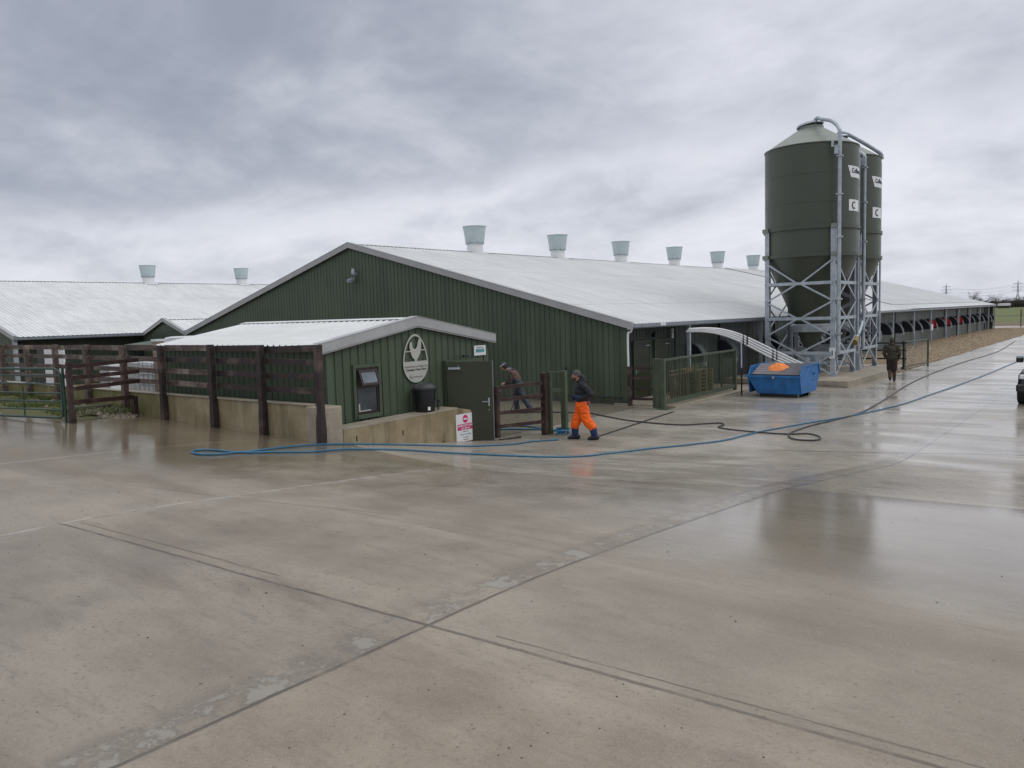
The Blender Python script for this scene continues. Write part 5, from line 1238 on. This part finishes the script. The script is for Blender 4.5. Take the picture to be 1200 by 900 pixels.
# ================= CAR at the right edge
car = thing('parked_car', 'black four wheel drive cut off by the right edge of the picture', 'car', (-2.15,28.0,0))
X0, X1 = -3.12, -1.22; yf = 27.95
low = [(yf+.02,.42),(yf-.03,.62),(yf,.86),(yf+.10,1.0),(yf+1.1,1.10),(yf+4.45,1.12),(yf+4.6,.95),(yf+4.6,.42)]
b = MB()
def xsec(pts, i0, i1, ins):
    vs = [(X0+i0, y, z) for y, z in pts]+[(X1-i0, y, z) for y, z in pts]; return vs
n = len(low); b.prism([(X0+.06,y,z) for y,z in low], (X1-X0-.12,0,0)); b.build('body', M['car'], car, bevel=.09)
gh = [(yf+1.15,1.10),(yf+1.95,1.68),(yf+2.2,1.74),(yf+4.0,1.74),(yf+4.45,1.12)]
b = MB(); b.add([(X0+.10,y,z) if z < 1.2 else (X0+.24,y,z) for y,z in gh]+[(X1-.10,y,z) if z < 1.2 else (X1-.24,y,z) for y,z in gh], [tuple(range(5))[::-1], (5,6,7,8,9)]+[(i,(i+1)%5,5+(i+1)%5,5+i) for i in range(5)]); b.build('cabin', M['car'], car, bevel=.05)
gl = MB(); gl.add([(X0+.2,yf+1.2,1.15),(X1-.2,yf+1.2,1.15),(X1-.32,yf+1.88,1.64),(X0+.32,yf+1.88,1.64)], [(0,1,2,3)]); gl.v = [(x,y-.02,z+.02) for x,y,z in gl.v]
gl.build('windscreen', M['glass'], car)
for x, xs in ((X0+.10,-1),(X1-.10,1)):
    MB().add([(x+xs*.004,yf+1.55,1.18),(x+xs*.004,yf+4.2,1.18),(x-xs*.115,yf+3.95,1.66),(x-xs*.115,yf+2.1,1.66)], [(0,1,2,3)]).build('side_window', M['glass'], car)
for x in (X0, X1-.24):
    for y in (yf+.72, yf+3.65):
        b = MB(); b.tube([(x,y,.37),(x+.02,y,.37),(x+.22,y,.37),(x+.24,y,.37)], [.33,.37,.37,.33], 26); w_ = b.build('wheel', M['tyre'], car, smooth=40)
        b = MB(); xx = x-.006 if x < -2 else x+.20; b.tube([(xx,y,.37),(xx+.05,y,.37)], .22, 20); b.build('rim', M['galv'], w_, smooth=40)
for x in (X0+.10, X1-.42):
    MB().box(x,x+.32,yf-.02,yf+.12,.80,.94).build('headlight', M['headlight'], car, bevel=.02)
    MB().box(x+.02,x+.22,yf-.05,yf+.05,.52,.60).build('fog_light', M['headlight'], car, bevel=.01)
MB().box(X0+.02,X1-.02,yf-.07,yf+.15,.40,.66).build('bumper', M['black'], car, bevel=.05)
MB().box(X0+.5,X1-.5,yf-.03,yf+.05,.74,.94).build('grille', M['tyre'], car, bevel=.01)
for x, s in ((X0-.18,-1),(X1+.0,1)):
    m_ = MB().box(x,x+.20,yf+1.62,yf+1.74,1.20,1.40).build('mirror', M['car'], car, bevel=.03); MB().box(x+.01,x+.19,yf+1.60,yf+1.73,1.33,1.42).build('mirror_cap', M['galv'], m_, bevel=.02)

# ================= FAR BACKGROUND
def tree(x, y, h, w, mat, label, leafy, group='trees along the far field edge'):
    t = thing('tree', label, 'tree', (x, y, 0), group); r = random.Random(int(x*7+y))
    b = MB(); b.tube([(x,y,-.2),(x+.05*h*r.uniform(-1,1),y,h*.35),(x,y,h*.8)], [h*.025,h*.018,h*.004], 6)
    tips = []
    for k in range(16):
        a = r.uniform(0,6.28); z0 = h*r.uniform(.22,.6); rr = w*.5*r.uniform(.5,1); p = V((x,y,z0)); q = V((x+rr*math.cos(a), y+rr*math.sin(a), min(h, z0+h*r.uniform(.15,.45)))); m_ = p.lerp(q,.5)+V((0,0,h*.04)); b.tube([p,m_,q], [h*.010,h*.006,h*.002], 4); tips += [q, m_, p.lerp(q,.8)]
    b.build('trunk', M['bark'], t)
    b = MB()
    for k in range(1100 if leafy else 900):
        c = r.choice(tips)+V((r.gauss(0,w*.09), r.gauss(0,w*.09), r.gauss(0,h*.06))); s = r.uniform(.10,.24)*(h/8) if leafy else r.uniform(.05,.12)*(h/8)
        d1 = V((r.uniform(-1,1),r.uniform(-1,1),r.uniform(-1,1))).normalized()*s; d2 = V((r.uniform(-1,1),r.uniform(-1,1),r.uniform(-1,1))).normalized()*s*(1 if leafy else 3)
        b.add([c-d1, c+d1, c+d2], [(0,1,2)])
    b.build('crown', mat, t)
kinds = [('bare grey brown tree standing on the far field edge', M['leaf2'], False), ('dark rounded evergreen tree on the far field edge', M['leaf'], True)]
def tl_(dirx, diry, D, h, w, k, lab=None): tree(dirx*D, diry*D, h, w, kinds[k][1], lab or kinds[k][0], kinds[k][2], None if lab else kinds[k][0]+' group')
# beyond the shed end (directions from the viewpoint)
def dirpx(px): 
    import math as _m
    q = V((px-600, -(353.5-450), -929.78)); q = Matrix(((.77964,-.03121,.62545),(.62555,.08541,-.77550),(-.02921,.99586,.08611)))@q; q.z = 0; return q.normalized()
for px, D, h, w, k, lab in ((1140,300,6.4,4,0,'bare tree top showing alone above the far end of the shed roof'),(1147,330,5.2,3,0,None),(1157,340,4.6,9,0,None),(1167,420,6.6,8,1,'tallest rounded tree just right of the shed end'),(1174,430,4.8,8,0,None),(1181,440,4.6,9,0,None),(1186,430,4.8,8,1,None),(1191,450,5.0,9,0,None),(1196,440,5.2,9,1,None),(1201,450,5.4,9,0,None),(1208,440,5.6,9,1,None),(1216,450,8,9,0,None),(1240,450,7,10,1,None),(1270,450,9,10,0,None),(1310,450,7,10,1,None)):
    d = dirpx(px); tl_(d.x, d.y, D, h, w, k, lab)
hd = thing('hedge', 'long low dark hedge across the far edge of the green field', 'hedge', (0, 460, 0))
b = MB(); r = random.Random(3)
for k in range(14000):
    x = r.uniform(-170, 120); y = 455+r.gauss(0,1.2); hh = 3.6+1.0*mnoise.noise(V((x*.05,0,0)))+.7*mnoise.noise(V((x*.35,1,0))); z = r.uniform(0, max(1, hh)); s = r.uniform(.2,.5)
    c = V((x,y,z)); d1 = V((r.uniform(-1,1),r.uniform(-1,1),r.uniform(-1,1))).normalized()*s; d2 = V((r.uniform(-1,1),r.uniform(-1,1),r.uniform(-1,1))).normalized()*s*1.4
    b.add([c-d1,c+d1,c+d2],[(0,1,2)])
b.build('foliage', M['leaf2'], hd)
b = MB(); b.box(-170,120,455.3,456.3,-.1,3.0); b.build('twig_core', M['leaf2'], hd)
# farm barn with pale roof among trees
fb = thing('barn', 'small far barn with a pale roof among the trees by the field edge', 'barn', (dirpx(1176).x*430, dirpx(1176).y*430, 0))
q = dirpx(1177)*415; MB().box(q.x-2.2,q.x+2.2,q.y-2,q.y+2,0,1.2).build('wall', M['bark'], fb)
MB().prism([(q.x-2.4,q.y-2.2,1.1),(q.x-2.4,q.y,2.2),(q.x-2.4,q.y+2.2,1.1)], (4.8,0,0)).build('roof', simple('far_barn_roof', (.30,.30,.31), .6), fb)
def pylon(px, D, H, label):
    d = dirpx(px)*D; t = thing('pylon', label, 'pylon', (d.x,d.y,0), None); b = MB(); x, y = d.x, d.y; w = H*.085
    L4 = [(-1,-1),(1,-1),(1,1),(-1,1)]; th = H*.010
    lv = [(0,1),(.22,.62),(.42,.36),(.60,.26),(.74,.22),(.88,.16),(1.0,.02)]
    for (z0, k0), (z1, k1) in zip(lv, lv[1:]):
        for i, (sx, sy) in enumerate(L4):
            b.bar((x+sx*w*k0,y+sy*w*k0,z0*H),(x+sx*w*k1,y+sy*w*k1,z1*H), th)
            s2x, s2y = L4[(i+1)%4]; b.bar((x+sx*w*k0,y+sy*w*k0,z0*H),(x+s2x*w*k1,y+s2y*w*k1,z1*H), th*.6); b.bar((x+s2x*w*k0,y+s2y*w*k0,z0*H),(x+sx*w*k1,y+sy*w*k1,z1*H), th*.6)
    b.build('tower', M['pylon'], t)
    for z, a in ((.56,.19),(.70,.24),(.86,.17)):
        b = MB(); 
        for s in (-1,1): b.bar((x,y,z*H+H*.03),(x+s*a*H,y,z*H), th); b.bar((x,y,z*H-.01*H),(x+s*a*H,y,z*H), th); b.bar((x+s*a*H,y,z*H),(x+s*a*H,y,z*H-.045*H), th*.8)
        b.build('cross_arm', M['pylon'], t)
    return d
pa = pylon(1192.5, 1500, 35, 'lattice electricity pylon far off at the right edge above the hedge')
pb = pylon(1108.5, 1800, 40, 'lattice electricity pylon rising above the shed roof behind the lane')
wr_ = MB(); 
for (z, a) in ((.51,.19),(.65,.24),(.81,.17)):
    for s in (-1,1):
        p = V((pa.x+s*a*35, pa.y, z*35)); q = V((pb.x+s*a*40, pb.y, z*40)); n = 12
        wr_.tube([p.lerp(q,i/n)-V((0,0,24*(i/n)*(1-i/n))) for i in range(n+1)], .09, 4)
        q2 = p+V((900, -150, 0)); wr_.tube([p.lerp(q2,i/n)-V((0,0,24*(i/n)*(1-i/n))) for i in range(n+1)], .09, 4)
tag(wr_.build('power_lines', M['pylon']), 'thin power lines strung between the far pylons', 'cables')

# ================= CAMERA, SKY, SUN
cam = bpy.data.cameras.new('camera'); co = bpy.data.objects.new('camera', cam); COL.objects.link(co); S.camera = co
cam.sensor_width = 36; cam.lens = 929.784/1200*36; cam.clip_end = 9000; cam.clip_start = .1
Rm = Matrix(((.77964,-.0312125,.62545),(.625547,.085408,-.775498),(-.0292132,.995857,.0861123)))
co.matrix_world = Matrix.Translation((0,0,3.15)) @ Rm.to_4x4()
S.view_settings.view_transform = 'Standard'; S.view_settings.look = 'None'; S.view_settings.gamma = 1; S.view_settings.exposure = 0
sun = bpy.data.lights.new('sun', 'SUN'); sun.energy = .7; sun.angle = math.radians(25); sun.color = (1,.97,.93)
so = bpy.data.objects.new('sun', sun); COL.objects.link(so)
sel, saz = math.radians(48), math.radians(20)   # azimuth from +X towards +Y
sd = V((math.cos(sel)*math.cos(saz), math.cos(sel)*math.sin(saz), math.sin(sel))); so.rotation_euler = sd.to_track_quat('Z','Y').to_euler()
w = bpy.data.worlds.new('World'); S.world = w; w.use_nodes = True; T = w.node_tree; N = T.nodes; bg = N['Background']; bg.inputs[1].default_value = .1
class W(NT):
    def __init__(s): s.t = T; s.n = N
k = W(); tc = N.new('ShaderNodeTexCoord'); k.pos = tc.outputs['Generated']
sky = N.new('ShaderNodeTexSky'); sky.sky_type = 'NISHITA'; sky.sun_disc = False; sky.sun_elevation = sel; sky.sun_rotation = math.radians(90)-saz
nrm = N.new('ShaderNodeVectorMath'); nrm.operation = 'NORMALIZE'; T.links.new(k.pos, nrm.inputs[0]); D_ = nrm.outputs[0]
x, y, z = k.sep(D_); zz = k.math('ADD', k.math('MAXIMUM', z, 0), .34)
u = k.math('DIVIDE', x, zz); v = k.math('DIVIDE', y, zz); P_ = k.comb(u, v, 0)
rot = N.new('ShaderNodeMapping'); T.links.new(P_, rot.inputs[0]); rot.inputs['Rotation'].default_value = (0,0,.75); rot.inputs['Scale'].default_value = (1.0,1.15,1)
n1 = k.noise(1.25, 9, .54, rot.outputs[0], dist=.7); n2 = k.noise(3.4, 9, .58, P_, dist=.3); n4 = k.noise(9, 6, .6, rot.outputs[0], dist=.4)
def dotp(d):
    vm = N.new('ShaderNodeVectorMath'); vm.operation = 'DOT_PRODUCT'; T.links.new(D_, vm.inputs[0]); vm.inputs[1].default_value = V(d).normalized(); return vm.outputs['Value']
wob_ = k.math('ADD', k.math('MULTIPLY', k.math('SUBTRACT', n1, .5), .42), k.math('MULTIPLY', k.math('SUBTRACT', n2, .5), .16))
nrm_ = V((-.918,.376,.126)).cross(V((-.335,.916,.221))).normalized()      # a long cloud bank edge rising to the right
if nrm_.z < 0: nrm_ = -nrm_
bank = k.ramp(k.math('ADD', dotp(nrm_), k.math('MULTIPLY', wob_, .75)), -.05, .03)
thick = k.ramp(k.math('ADD', dotp((-.80,.55,.25)), k.math('MULTIPLY', wob_, .35)), .86, 1.0)
f = k.math('ADD', .74, k.math('MULTIPLY', k.math('SUBTRACT', n1, .5), 1.35))
f = k.math('ADD', f, k.math('MULTIPLY', k.math('SUBTRACT', n2, .5), .62))
f = k.math('ADD', f, k.math('MULTIPLY', k.math('SUBTRACT', n4, .5), .20))
f = k.math('SUBTRACT', f, k.math('MULTIPLY', bank, .20))
f = k.math('SUBTRACT', f, k.math('MULTIPLY', k.math('MULTIPLY', bank, thick), .26))
c = k.mix(k.ramp(f, .05, 1.05), (3.3,3.6,4.4), (8.5,8.65,9.35))
c = k.mix(k.math('MULTIPLY', k.ramp(z, .05, .0), .4), c, (5.6,6.0,7.0))
zen = k.ramp(z, .42, .85)       # thinner, brighter cloud overhead
c = k.mix(k.math('MULTIPLY', zen, .75), c, (13.5,13.4,13.4))
c = k.mix(.06, c, sky.outputs[0])
T.links.new(c, bg.inputs[0])
S.cycles.max_bounces = 6; S.cycles.diffuse_bounces = 3; S.cycles.glossy_bounces = 3
# parts built before their empties were evaluated keep world positions through matrix_parent_inverse
bpy.context.view_layer.update()
